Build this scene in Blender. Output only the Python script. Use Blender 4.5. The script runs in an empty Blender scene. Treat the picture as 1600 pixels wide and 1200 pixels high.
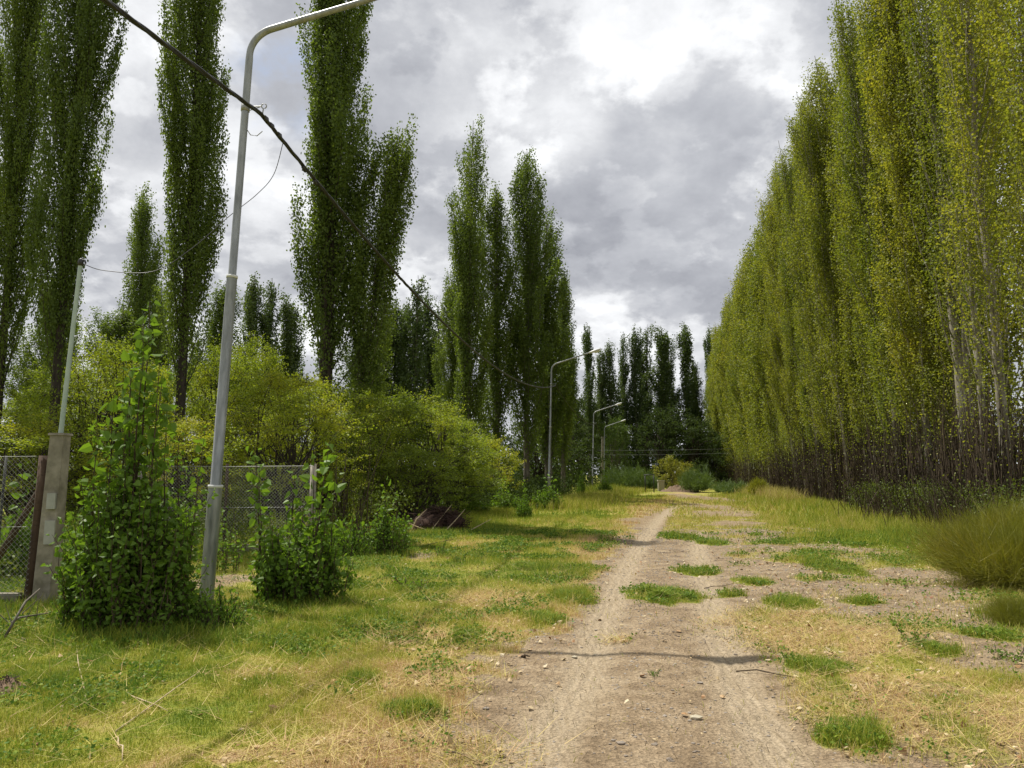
import bpy, math, random
import numpy as np
from mathutils import Vector

# ------------------------------------------------------------------ camera, world, sun
S = bpy.context.scene
COL = S.collection
F = 1180.0; CH = 1.65; HOR = 742.0
TH = math.atan((HOR - 600) / F)
cam = bpy.data.cameras.new('camera')
cam.sensor_width = 36; cam.lens = 36 * F / 1600; cam.clip_start = 0.05; cam.clip_end = 6000
co = bpy.data.objects.new('camera', cam); COL.objects.link(co)
co.location = (0, 0, CH); co.rotation_euler = (math.pi / 2 + TH, 0, 0)
S.camera = co
S.view_settings.view_transform = 'Standard'; S.view_settings.look = 'None'
S.view_settings.exposure = 0.35; S.view_settings.gamma = 1
S.view_settings.use_curve_mapping = False
S.cycles.max_bounces = 6; S.cycles.transparent_max_bounces = 4
S.cycles.diffuse_bounces = 3; S.cycles.transmission_bounces = 3

def ray(px, py):
    u = (px - 800) / F; v = (600 - py) / F
    c, s = math.cos(TH), math.sin(TH)
    return np.array([u, c - v * s, s + v * c])
def P(px, py, Y):                       # the point seen at a pixel, Y metres away
    d = ray(px, py); k = Y / d[1]
    return np.array([d[0] * k, Y, CH + d[2] * k])
def G(px, py):                          # the ground point seen at a pixel
    d = ray(px, py); k = -CH / min(d[2], -1e-3)
    return d * k + np.array([0, 0, CH])

def socket(node, name, val):
    node.inputs[name].default_value = val

SUNV = Vector((-2.9, 2.5, 7.7)).normalized()
SUN_EL = math.asin(SUNV.z); SUN_AZ = math.atan2(SUNV.x, SUNV.y)
w = bpy.data.worlds.new('World'); S.world = w; w.use_nodes = True
wt = w.node_tree; wt.nodes.clear()
def wn(t, **k):
    n = wt.nodes.new(t)
    for a, b in k.items(): setattr(n, a, b)
    return n
def wl(a, b): wt.links.new(a, b)
def wmath(op, a, b=None, c=None, clamp=False):
    n = wn('ShaderNodeMath', operation=op, use_clamp=clamp)
    for i, v in enumerate((a, b, c)):
        if v is None: continue
        if isinstance(v, (int, float)): n.inputs[i].default_value = v
        else: wl(v, n.inputs[i])
    return n.outputs[0]
out = wn('ShaderNodeOutputWorld'); bg = wn('ShaderNodeBackground')
socket(bg, 'Strength', 0.1); wl(bg.outputs[0], out.inputs[0])
sky = wn('ShaderNodeTexSky', sky_type='NISHITA', sun_disc=False)
sky.sun_elevation = SUN_EL; sky.sun_rotation = SUN_AZ; sky.air_density = 1.0; sky.dust_density = 1.5
tc = wn('ShaderNodeTexCoord')
sep = wn('ShaderNodeSeparateXYZ'); wl(tc.outputs['Generated'], sep.inputs[0])
den = wmath('ADD', wmath('MAXIMUM', sep.outputs[2], 0.0), 0.42)
cx = wmath('DIVIDE', sep.outputs[0], den); cy = wmath('DIVIDE', sep.outputs[1], den)
comb = wn('ShaderNodeCombineXYZ'); wl(cx, comb.inputs[0]); wl(cy, comb.inputs[1])
def wnoise(scale, detail, rough, off, dist=0.0):
    m = wn('ShaderNodeMapping'); m.inputs['Location'].default_value = off
    wl(comb.outputs[0], m.inputs[0])
    n = wn('ShaderNodeTexNoise'); socket(n, 'Scale', scale); socket(n, 'Detail', detail)
    socket(n, 'Roughness', rough); socket(n, 'Distortion', dist)
    wl(m.outputs[0], n.inputs['Vector']); return n.outputs['Fac']
def blob(px, py, r, amp):               # a brighter or darker bank of cloud in one direction of the sky
    d = ray(px, py); d = d / np.linalg.norm(d)
    n = wn('ShaderNodeVectorMath', operation='DOT_PRODUCT')
    wl(tc.outputs['Generated'], n.inputs[0]); n.inputs[1].default_value = tuple(d)
    mr = wn('ShaderNodeMapRange', interpolation_type='SMOOTHSTEP')
    mr.inputs['From Min'].default_value = math.cos(math.radians(r)); mr.inputs['From Max'].default_value = 1.0
    mr.inputs['To Max'].default_value = amp
    wl(n.outputs['Value'], mr.inputs['Value']); return mr.outputs[0]
nA = wnoise(1.7, 9, 0.55, (3.1, 1.7, 0), 0.15)
nB = wnoise(4.6, 10, 0.62, (7.3, 2.2, 0), .1)
v = wmath('ADD', wmath('MULTIPLY', nA, 1.0), wmath('MULTIPLY', nB, 1.15))
v = wmath('ADD', v, -0.64)
def edge(scale, off, lo, hi, amp):      # billows with a defined rim
    n = wnoise(scale * 1.25, 12, .56, off, .1); mr = wn('ShaderNodeMapRange', interpolation_type='SMOOTHSTEP')
    socket(mr, 'From Min', lo); socket(mr, 'From Max', hi); socket(mr, 'To Min', -amp * .45); socket(mr, 'To Max', amp); wl(n, mr.inputs['Value'])
    return mr.outputs[0]
v = wmath('ADD', v, edge(2.3, (1.3, 5.1, .4), .50, .56, .17))
v = wmath('ADD', v, edge(5.5, (9.3, 2.1, .7), .50, .58, .10))
for b in ((830, 110, 8, .20), (1010, 60, 6, .2), (1190, 90, 5, .22), (870, 205, 5, .18), (300, 60, 14, .0), (430, 240, 7, .12),
          (1000, 400, 10, -.20), (900, 350, 7, -.14), (1180, 260, 6, -.14), (640, 330, 8, -.08), (800, 20, 5, -.14), (620, 480, 6, .02),
          (980, 510, 6, .10), (640, 220, 5, .08)):
    v = wmath('ADD', v, blob(*b))
cr = wn('ShaderNodeValToRGB'); wl(v, cr.inputs[0])
e = cr.color_ramp.elements
e[0].position = 0.0; e[0].color = (2.9, 3.0, 3.35, 1)
e[1].position = 0.92; e[1].color = (8.6, 8.7, 8.85, 1)
for pos, c in ((.34, (4.3, 4.42, 4.75, 1)), (.52, (5.5, 5.6, 5.85, 1)), (.68, (6.9, 7.0, 7.2, 1))):
    q = e.new(pos); q.color = c
hole = wmath('MULTIPLY', blob(440, 130, 4.5, 1.0), wmath('GREATER_THAN', nB, 0.0))
hm = wn('ShaderNodeMapRange', interpolation_type='SMOOTHSTEP')
socket(hm, 'From Min', 0.44); socket(hm, 'From Max', 0.62); wl(nB, hm.inputs['Value'])
holef = wmath('MULTIPLY', hole, wmath('MULTIPLY', hm.outputs[0], 0.8), clamp=True)
mx = wn('ShaderNodeMix', data_type='RGBA'); wl(holef, mx.inputs['Factor'])
skb = wn('ShaderNodeMix', data_type='RGBA', blend_type='MIX'); socket(skb, 'Factor', 0.5)
wl(sky.outputs[0], skb.inputs['A']); skb.inputs['B'].default_value = (4.0, 4.7, 6.1, 1)
wl(cr.outputs[0], mx.inputs['A']); wl(skb.outputs['Result'], mx.inputs['B'])
wl(mx.outputs['Result'], bg.inputs['Color'])
sl = bpy.data.lights.new('sun', 'SUN'); sl.energy = 4.6; sl.angle = math.radians(0.6); sl.color = (1.0, 0.95, 0.86)
so = bpy.data.objects.new('sun', sl); COL.objects.link(so)
so.rotation_euler = SUNV.to_track_quat('Z', 'Y').to_euler()

# ------------------------------------------------------------------ helpers
rng = np.random.RandomState(7)
TAB = np.random.RandomState(3).rand(256, 256)
def vnoise(x, y):
    x = np.asarray(x, float); y = np.asarray(y, float)
    xi = np.floor(x).astype(int); yi = np.floor(y).astype(int); fx = x - xi; fy = y - yi
    fx = fx * fx * (3 - 2 * fx); fy = fy * fy * (3 - 2 * fy)
    a = TAB[xi & 255, yi & 255]; b = TAB[(xi + 1) & 255, yi & 255]
    c = TAB[xi & 255, (yi + 1) & 255]; d = TAB[(xi + 1) & 255, (yi + 1) & 255]
    return (a * (1 - fx) + b * fx) * (1 - fy) + (c * (1 - fx) + d * fx) * fy
def fbm(x, y, o=3):
    s = 0; t = 0; a = 1.0
    for i in range(o):
        s = s + a * vnoise(x * 2 ** i + 17.3 * i, y * 2 ** i + 9.1 * i); t += a; a *= .5
    return s / t
def sm(a, b, x):
    t = np.clip((x - a) / (b - a), 0, 1); return t * t * (3 - 2 * t)
def nrm(a):
    return a / np.maximum(np.linalg.norm(a, axis=-1, keepdims=True), 1e-9)

class Geo:
    """collects pieces of one mesh: vertices, faces, material slot, two per-vertex values"""
    def __init__(s): s.V = []; s.Fa = []; s.n = 0; s.dry = []; s.rnd = []
    def add(s, V, faces, mat=0, dry=0.0, rnd=0.5, smooth=True):
        V = np.asarray(V, float)
        for f in faces:
            s.Fa.append((np.asarray(f, dtype=np.int64) + s.n, mat, smooth))
        s.V.append(V); k = len(V); s.n += k
        s.dry.append(np.broadcast_to(np.asarray(dry, float), (k,)))
        s.rnd.append(np.broadcast_to(np.asarray(rnd, float), (k,)))
    def tube(s, pts, rad, sides=6, mat=0, cap=False, rnd=0.5, dry=0.0):
        pts = np.asarray(pts, float); n = len(pts)
        rad = np.broadcast_to(np.asarray(rad, float), (n,))
        t = nrm(np.gradient(pts, axis=0))
        ref = np.array([0, 0, 1.0]) if abs(t[0][2]) < .8 else np.array([1.0, 0, 0])
        a = nrm(np.cross(t, ref)); b = np.cross(t, a)
        an = np.arange(sides) * 2 * np.pi / sides
        V = (pts[:, None] + rad[:, None, None] * (np.cos(an)[None, :, None] * a[:, None] + np.sin(an)[None, :, None] * b[:, None])).reshape(-1, 3)
        i = np.arange(n - 1)[:, None] * sides; j = np.arange(sides)[None]; j2 = (j + 1) % sides
        q = np.stack([i + j, i + j2, i + sides + j2, i + sides + j], -1).reshape(-1, 4)
        fs = [q]
        if cap: fs += [np.arange(sides)[None][:, ::-1], (np.arange(sides) + (n - 1) * sides)[None]]
        s.add(V, fs, mat, dry, rnd)
    def box(s, c, size, rot=0.0, mat=0, tilt=None, bev=0.0):
        sx, sy, sz = [q / 2 for q in size]
        V = np.array([[x, y, z] for x in (-sx, sx) for y in (-sy, sy) for z in (-sz, sz)], float)
        if tilt is not None: V = V @ np.array(tilt).T
        c_, s_ = math.cos(rot), math.sin(rot)
        V = np.stack([V[:, 0] * c_ - V[:, 1] * s_, V[:, 0] * s_ + V[:, 1] * c_, V[:, 2]], 1) + np.array(c)
        s.add(V, [np.array([[0, 1, 3, 2], [4, 6, 7, 5], [0, 4, 5, 1], [2, 3, 7, 6], [0, 2, 6, 4], [1, 5, 7, 3]])], mat, smooth=False)
    def leaves(s, c, size, up=-0.25, out=None, mat=0, shape='kite', dry=0.0, rnd=None, R=rng, flat=0.0, wid=.8):
        n = len(c)
        if n == 0: return
        size = np.broadcast_to(np.asarray(size, float), (n,))[:, None]
        a = R.normal(size=(n, 3)); a[:, 2] = a[:, 2] * (1 - flat) + up * 1.6
        if out is not None: a = a + out * 1.3
        a = nrm(a); r = R.normal(size=(n, 3)); r[:, 2] += flat * 3
        b = nrm(np.cross(a, r)); nn = np.cross(a, b)
        if rnd is None: rnd = R.rand(n)
        if shape == 'kite':
            V = np.stack([c, c + a * size * .42 + b * size * wid * .5, c + a * size, c + a * size * .42 - b * size * wid * .5], 1).reshape(-1, 3)
            i = np.arange(n)[:, None] * 4
            s.add(V, [i + np.arange(4)[None]], mat, np.repeat(np.broadcast_to(dry, (n,)), 4), np.repeat(rnd, 4), smooth=False)
        else:
            cup = nn * size * .13
            V = np.stack([c, c + a * size - cup * .9, c + a * size * .08 + b * size * .38 + cup, c + a * size * .5 + b * size * .36 + cup * .7,
                          c + a * size * .08 - b * size * .38 + cup, c + a * size * .5 - b * size * .36 + cup * .7], 1).reshape(-1, 3)
            i = np.arange(n)[:, None] * 6
            s.add(V, [i + np.array([[0, 2, 3, 1]]), i + np.array([[0, 1, 5, 4]])], mat,
                  np.repeat(np.broadcast_to(dry, (n,)), 6), np.repeat(rnd, 6), smooth=False)
    def blades(s, p, h, wd, lean, dry, rnd=None, mat=0, R=rng, two=True):
        n = len(p)
        if n == 0: return
        h = np.broadcast_to(h, (n,)); wd = np.broadcast_to(wd, (n,)); lean = np.broadcast_to(lean, (n,)); dry = np.broadcast_to(dry, (n,))
        az = R.rand(n) * 2 * np.pi; d = np.stack([np.cos(az), np.sin(az), np.zeros(n)], 1)
        az2 = R.rand(n) * np.pi; sd = np.stack([np.cos(az2), np.sin(az2), np.zeros(n)], 1) * (wd / 2)[:, None]
        H = h[:, None]; L = lean[:, None]; z = np.array([[0, 0, 1.0]])
        tip = p + H * (d * L + z * np.sqrt(np.clip(1 - L * L, .01, 1)))
        if rnd is None: rnd = R.rand(n)
        if two:
            mid = p + H * .5 * (d * L * .6 + z * np.sqrt(np.clip(1 - L * L * .36, .05, 1)))
            V = np.stack([p - sd, p + sd, mid + sd * .8, mid - sd * .8, tip], 1).reshape(-1, 3)
            i = np.arange(n)[:, None] * 5
            s.add(V, [i + np.array([[0, 1, 2, 3]]), i + np.array([[3, 2, 4]])], mat, np.repeat(dry, 5), np.repeat(rnd, 5), smooth=False)
        else:
            V = np.stack([p - sd, p + sd, tip], 1).reshape(-1, 3)
            i = np.arange(n)[:, None] * 3
            s.add(V, [i + np.arange(3)[None]], mat, np.repeat(dry, 3), np.repeat(rnd, 3), smooth=False)
    def mesh(s, name, mats):
        V = np.concatenate(s.V).astype(np.float32); me = bpy.data.meshes.new(name)
        nl = sum(f.size for f, _, _ in s.Fa); nf = sum(len(f) for f, _, _ in s.Fa)
        me.vertices.add(len(V)); me.vertices.foreach_set('co', V.ravel())
        me.loops.add(nl); me.polygons.add(nf)
        me.loops.foreach_set('vertex_index', np.concatenate([f.ravel() for f, _, _ in s.Fa]).astype(np.int32))
        sizes = np.concatenate([np.full(len(f), f.shape[1]) for f, _, _ in s.Fa])
        st = np.concatenate([[0], np.cumsum(sizes)[:-1]]).astype(np.int32)
        me.polygons.foreach_set('loop_start', st)
        me.polygons.foreach_set('material_index', np.concatenate([np.full(len(f), m) for f, m, _ in s.Fa]).astype(np.int32))
        me.polygons.foreach_set('use_smooth', np.concatenate([np.full(len(f), q) for f, _, q in s.Fa]))
        for nme, dat in (('dry', s.dry), ('rnd', s.rnd)):
            at = me.attributes.new(nme, 'FLOAT', 'POINT'); at.data.foreach_set('value', np.concatenate(dat).astype(np.float32))
        for m in mats: me.materials.append(m)
        me.update(calc_edges=True)
        return me
    def obj(s, name, mats, parent=None):
        o = bpy.data.objects.new(name, s.mesh(name, mats if isinstance(mats, (list, tuple)) else [mats]))
        COL.objects.link(o)
        if parent: o.parent = parent
        return o
def tag(o, label=None, cat=None, group=None, kind=None):
    for k, v_ in (('label', label), ('category', cat), ('group', group), ('kind', kind)):
        if v_: o[k] = v_
    return o
def thing(name, loc, label, cat, group=None, rz=0, sc=None):
    o = bpy.data.objects.new(name, None); COL.objects.link(o)
    o.empty_display_size = .3; o.location = tuple(loc); o.rotation_euler = (0, 0, rz)
    if sc: o.scale = sc
    return tag(o, label, cat, group)
def place(proto, name, loc, label, cat, group=None, rz=0, sc=(1, 1, 1), lean=(0, 0)):
    """one thing of a kind: an Empty and its parts; proto is a list of (part name, mesh)"""
    o = thing(name, loc, label, cat, group, rz, sc)
    o.rotation_mode = 'ZYX'; o.rotation_euler = (lean[0], lean[1], rz)
    for pn, me in proto:
        c = bpy.data.objects.new(pn, me); COL.objects.link(c); c.parent = o
    return o

# ------------------------------------------------------------------ materials
def mat(name):
    m = bpy.data.materials.new(name); m.use_nodes = True; nt = m.node_tree; nt.nodes.clear()
    def N(t, **k):
        n = nt.nodes.new(t)
        for a, b in k.items(): setattr(n, a, b)
        return n
    L = lambda a, b: nt.links.new(a, b)
    o = N('ShaderNodeOutputMaterial')
    return m, N, L, o
def ramp(N, L, fac, stops):
    r = N('ShaderNodeValToRGB'); L(fac, r.inputs[0]); el = r.color_ramp.elements
    el[0].position = stops[0][0]; el[0].color = (*stops[0][1], 1)
    el[1].position = stops[-1][0]; el[1].color = (*stops[-1][1], 1)
    for p_, c in stops[1:-1]:
        q = el.new(p_); q.color = (*c, 1)
    return r.outputs[0]
def noise(N, L, scale, detail=4, rough=.55, vec=None, vs=None, dist=0):
    n = N('ShaderNodeTexNoise'); n.inputs['Scale'].default_value = scale; n.inputs['Detail'].default_value = detail
    n.inputs['Roughness'].default_value = rough; n.inputs['Distortion'].default_value = dist
    if vec is None:
        vec = N('ShaderNodeTexCoord').outputs['Object']
    if vs:
        mp = N('ShaderNodeMapping'); mp.inputs['Scale'].default_value = vs[:3]
        if len(vs) > 3: mp.inputs['Rotation'].default_value = (0, 0, vs[3])
        L(vec, mp.inputs[0]); vec = mp.outputs[0]
    L(vec, n.inputs['Vector']); return n.outputs['Fac']
def mixc(N, L, f, a, b, blend='MIX'):
    m = N('ShaderNodeMix', data_type='RGBA', blend_type=blend)
    if isinstance(f, (int, float)): m.inputs['Factor'].default_value = f
    else: L(f, m.inputs['Factor'])
    for s_, v_ in (('A', a), ('B', b)):
        if isinstance(v_, tuple): m.inputs[s_].default_value = (*v_, 1)
        else: L(v_, m.inputs[s_])
    return m.outputs['Result']
def mth(N, L, op, a, b=0.0, c=None, clamp=False):
    n = N('ShaderNodeMath', operation=op, use_clamp=clamp)
    for i, v_ in enumerate((a, b, c)):
        if v_ is None: continue
        if isinstance(v_, (int, float)): n.inputs[i].default_value = v_
        else: L(v_, n.inputs[i])
    return n.outputs[0]
def leafmat(name, stops, trans=.35, rough=.55, spec=.3, objvar=.25, clump=.35, tcol=(1.5, 1.5, .6)):
    m, N, L, o = mat(name)
    a = N('ShaderNodeAttribute', attribute_name='rnd'); oi = N('ShaderNodeObjectInfo')
    geo = N('ShaderNodeNewGeometry')
    big = noise(N, L, .9, 2, .5, geo.outputs['Position'])
    f = mth(N, L, 'ADD', mth(N, L, 'ADD', mth(N, L, 'MULTIPLY', a.outputs['Fac'], .34), .10), mth(N, L, 'MULTIPLY', mth(N, L, 'SUBTRACT', oi.outputs['Random'], .5), objvar))
    f = mth(N, L, 'ADD', f, mth(N, L, 'MULTIPLY', mth(N, L, 'SUBTRACT', big, .3), clump * 2), clamp=True)
    c = ramp(N, L, f, stops)
    p = N('ShaderNodeBsdfPrincipled'); L(c, p.inputs['Base Color']); p.inputs['Roughness'].default_value = rough
    p.inputs['Specular IOR Level'].default_value = spec
    t = N('ShaderNodeBsdfTranslucent'); L(mixc(N, L, 1.0, c, tcol, 'MULTIPLY'), t.inputs[0])
    ms = N('ShaderNodeMixShader'); ms.inputs[0].default_value = trans
    L(p.outputs[0], ms.inputs[1]); L(t.outputs[0], ms.inputs[2]); L(ms.outputs[0], o.inputs[0])
    return m
M = {}
M['pop_right'] = leafmat('poplar leaves yellowing', [(0, (.09, .13, .024)), (.35, (.17, .20, .032)), (.7, (.255, .265, .042)), (1, (.35, .315, .05))], trans=.45, objvar=.4, clump=.45)
M['pop_left'] = leafmat('poplar leaves green', [(0, (.075, .115, .026)), (.5, (.125, .175, .034)), (1, (.21, .25, .045))], trans=.45)
M['pop_far'] = leafmat('far poplar leaves', [(0, (.055, .085, .028)), (.5, (.08, .12, .034)), (1, (.13, .165, .045))])
M['thicket'] = leafmat('thicket leaves', [(0, (.115, .17, .022)), (.45, (.21, .27, .028)), (.8, (.31, .33, .034)), (1, (.42, .38, .04))], objvar=.6, trans=.45, clump=.5)
M['dark'] = leafmat('dark tree leaves', [(0, (.03, .05, .018)), (1, (.07, .10, .03))], trans=.3, rough=.8, spec=.08)
M['sucker'] = leafmat('young poplar leaves', [(0, (.085, .155, .022)), (.5, (.14, .235, .03)), (1, (.24, .35, .045))], rough=.5, spec=.22, trans=.4, clump=.15, objvar=.1)
M['willow'] = leafmat('light green leaves', [(0, (.07, .125, .025)), (1, (.16, .235, .045))])
M['feather'] = leafmat('feathery green', [(0, (.075, .125, .035)), (1, (.15, .21, .055))], trans=.25)
M['golden'] = leafmat('golden green', [(0, (.16, .19, .02)), (1, (.36, .33, .05))], trans=.3)
M['olive'] = leafmat('olive broom', [(0, (.10, .12, .014)), (.55, (.17, .175, .022)), (1, (.30, .24, .06))], trans=.3)
M['under'] = leafmat('undergrowth', [(0, (.06, .09, .016)), (.6, (.13, .17, .026)), (1, (.24, .21, .06))])

def barkmat(name, c1, c2, c3, sc=6):
    m, N, L, o = mat(name)
    n1 = noise(N, L, sc, 6, .65, vs=(1, 1, .35)); n2 = noise(N, L, sc * 3, 3, .6, vs=(.6, .6, 3))
    c = ramp(N, L, n1, [(.3, c1), (.52, c2), (.7, c3)])
    c = mixc(N, L, mth(N, L, 'MULTIPLY', mth(N, L, 'GREATER_THAN', n2, .6), .5), c, c1)
    p = N('ShaderNodeBsdfPrincipled'); L(c, p.inputs['Base Color']); p.inputs['Roughness'].default_value = .9
    b = N('ShaderNodeBump'); b.inputs['Strength'].default_value = .7; b.inputs['Distance'].default_value = .03
    L(n1, b.inputs['Height']); L(b.outputs[0], p.inputs['Normal']); L(p.outputs[0], o.inputs[0])
    return m
M['bark_pale'] = barkmat('pale poplar bark', (.10, .085, .06), (.26, .235, .18), (.42, .40, .34))
M['bark'] = barkmat('grey poplar bark', (.05, .042, .03), (.13, .11, .085), (.24, .22, .18))
M['bark_dark'] = barkmat('dark bark', (.018, .013, .01), (.045, .034, .025), (.09, .07, .055))
M['twig'] = barkmat('brown twigs', (.028, .018, .010), (.068, .047, .026), (.12, .086, .05), 3)
M['twig_dry'] = barkmat('dry red brown twigs', (.022, .010, .006), (.055, .026, .016), (.11, .06, .036), 9)
M['stick'] = barkmat('pale dry stick', (.30, .22, .13), (.48, .38, .24), (.6, .5, .34), 9)
M['wood'] = barkmat('weathered brown wood', (.03, .018, .012), (.075, .045, .028), (.12, .08, .052), 5)

def simplemat(name, c1, c2, sc, rough=.6, metal=0, bump=.1, vs=None):
    m, N, L, o = mat(name)
    n1 = noise(N, L, sc, 6, .6, vs=vs); c = ramp(N, L, n1, [(.35, c1), (.65, c2)])
    p = N('ShaderNodeBsdfPrincipled'); L(c, p.inputs['Base Color']); p.inputs['Roughness'].default_value = rough
    p.inputs['Metallic'].default_value = metal
    b = N('ShaderNodeBump'); b.inputs['Strength'].default_value = bump; b.inputs['Distance'].default_value = .01
    L(n1, b.inputs['Height']); L(b.outputs[0], p.inputs['Normal']); L(p.outputs[0], o.inputs[0])
    return m
M['galv'] = simplemat('galvanised paint', (.17, .18, .175), (.32, .335, .33), 3.5, .42, .35, .05, (4, 4, .7))
M['pipe'] = simplemat('pale green pipe', (.30, .38, .34), (.40, .47, .42), 6, .5, .1)
M['head'] = simplemat('pale lamp housing', (.55, .56, .55), (.68, .68, .66), 4, .4)
M['lens'] = simplemat('milky lens', (.6, .6, .56), (.7, .7, .66), 4, .15)
M['cable'] = simplemat('black cable', (.012, .012, .014), (.03, .03, .032), 20, .5)
M['wire'] = simplemat('galvanised wire', (.22, .23, .22), (.36, .36, .34), 30, .5, .5)
M['concrete'] = simplemat('weathered concrete', (.15, .135, .10), (.32, .29, .235), 5, .9, 0, .5)
M['panel'] = simplemat('grey meter door', (.30, .31, .29), (.38, .38, .35), 8, .5, .2)
M['darkmetal'] = simplemat('dark painted steel', (.02, .022, .02), (.04, .042, .04), 10, .6)
M['beige'] = simplemat('beige painted block', (.36, .32, .22), (.46, .41, .30), 8, .8)
M['rock'] = simplemat('pebbles', (.17, .135, .10), (.36, .32, .27), .8, .85)
M['soil'] = simplemat('dark soil', (.10, .062, .036), (.20, .135, .085), 8, .95, 0, .9)

m, N, L, o = mat('grass blades')
a = N('ShaderNodeAttribute', attribute_name='dry'); r = N('ShaderNodeAttribute', attribute_name='rnd')
f = mth(N, L, 'ADD', a.outputs['Fac'], mth(N, L, 'MULTIPLY', mth(N, L, 'SUBTRACT', r.outputs['Fac'], .5), .42), clamp=True)
c = ramp(N, L, f, [(0, (.085, .17, .02)), (.25, (.20, .28, .026)), (.5, (.36, .37, .04)), (.7, (.52, .46, .13)), (.86, (.63, .49, .23)), (1, (.50, .33, .17))])
p = N('ShaderNodeBsdfPrincipled'); L(c, p.inputs['Base Color']); p.inputs['Roughness'].default_value = .6
p.inputs['Specular IOR Level'].default_value = .25
t = N('ShaderNodeBsdfTranslucent'); L(c, t.inputs[0])
ms = N('ShaderNodeMixShader'); ms.inputs[0].default_value = .35
L(p.outputs[0], ms.inputs[1]); L(t.outputs[0], ms.inputs[2]); L(ms.outputs[0], o.inputs[0])
M['grass'] = m
m, N, L, o = mat('fallen leaves')
r = N('ShaderNodeAttribute', attribute_name='rnd')
c = ramp(N, L, r.outputs['Fac'], [(0, (.20, .07, .025)), (.2, (.33, .19, .08)), (.5, (.42, .31, .16)), (.8, (.50, .40, .23)), (1, (.58, .49, .33))])
p = N('ShaderNodeBsdfPrincipled'); L(c, p.inputs['Base Color']); p.inputs['Roughness'].default_value = .7; L(p.outputs[0], o.inputs[0])
M['litter'] = m

# ------------------------------------------------------------------ ground: where grass, straw, ruts and bare earth lie
def curve_pts(pts): return np.array(sorted([(G(*q)[1], G(*q)[0]) for q in pts]))
RL = curve_pts([(825, 1210), (843, 1167), (910, 1060), (943, 967), (973, 900), (1000, 850), (1030, 810), (1055, 788), (1085, 771)])
RR = curve_pts([(1225, 1210), (1210, 1167), (1153, 1067), (1117, 967), (1100, 910), (1090, 857), (1092, 815), (1098, 788), (1110, 771)])
EL = curve_pts([(655, 1210), (690, 1120), (730, 1060), (850, 1000), (905, 950), (930, 900), (960, 850), (1003, 810), (1035, 788), (1068, 772)])
ER = curve_pts([(1290, 1210), (1270, 1130), (1215, 1050), (1165, 970), (1150, 900), (1140, 850), (1130, 815), (1135, 788), (1140, 771)])
def icurve(C, y): 
    r_ = np.interp(y, C[:, 0], C[:, 1]); far = y > C[-1, 0]; near = y < C[0, 0]
    r_ = np.where(far, C[-1, 1] + .26 * (y - C[-1, 0]), r_)
    return np.where(near, C[0, 1] - .2 * (C[0, 0] - y), r_)
def treeX(y): return 9.3 + .19 * y
def ell(px, py, rx, ry):
    c = G(px, py); yn = G(px, py + ry)[1]; yf = G(px, py - ry)[1]
    return c[0], (yn + yf) / 2, rx / F * c[1], (yf - yn) / 2
STRAW = [ell(*q) for q in ((1540, 1150, 120, 60), (1290, 1000, 130, 40), (1480, 1130, 190, 70), (640, 1185, 190, 35), (660, 1010, 80, 18), (430, 1062, 90, 9), (400, 1190, 60, 16),
                           (760, 940, 60, 16), (560, 1085, 80, 12), (960, 1000, 25, 6), (1330, 1060, 60, 20), (690, 1075, 60, 14), (700, 1125, 50, 10))]
DIRT = [ell(*q) for q in ((1108, 792, 34, 7), (1135, 803, 45, 5), (1098, 778, 30, 6), (1150, 820, 45, 4), (1480, 960, 150, 26), (1370, 925, 120, 16), (1580, 1040, 110, 40), (1420, 900, 110, 9), (1230, 890, 60, 9), (1290, 860, 90, 7),
                          (1180, 835, 60, 5), (1000, 815, 30, 4), (350, 910, 60, 10), (640, 870, 50, 6), (1560, 985, 80, 22))]
TUFTS = [(1040, 932, 58, 14), (895, 938, 34, 13), (848, 968, 36, 13), (728, 1000, 30, 11), (648, 1120, 62, 17), (1090, 893, 36, 6), (1182, 908, 34, 7),
         (1240, 944, 40, 9), (1302, 888, 36, 11), (1462, 1022, 34, 15), (1335, 1152, 58, 20), (893, 890, 36, 12), (828, 888, 38, 10), (1115, 848, 24, 6),
         (1062, 840, 30, 4), (1142, 928, 24, 4), (640, 918, 28, 11), (565, 1072, 30, 10), (1290, 1046, 50, 14), (1560, 1000, 44, 12), (1350, 945, 34, 5)]
GREEN = [ell(q[0], q[1], q[2] * .9, q[3] * .9) for q in TUFTS] + [ell(*q) for q in ((200, 1000, 200, 20), (60, 1010, 80, 20), (1400, 850, 120, 12), (1500, 870, 80, 14))]
def blobs(B, x, y, n):
    r_ = np.zeros_like(x)
    for bx, by, rx, ry in B:
        d = ((x - bx) / rx) ** 2 + ((y - by) / max(ry, .01)) ** 2
        r_ = np.maximum(r_, sm(1.9, .3, d + (n - .5) * 2.4))
    return r_
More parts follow.
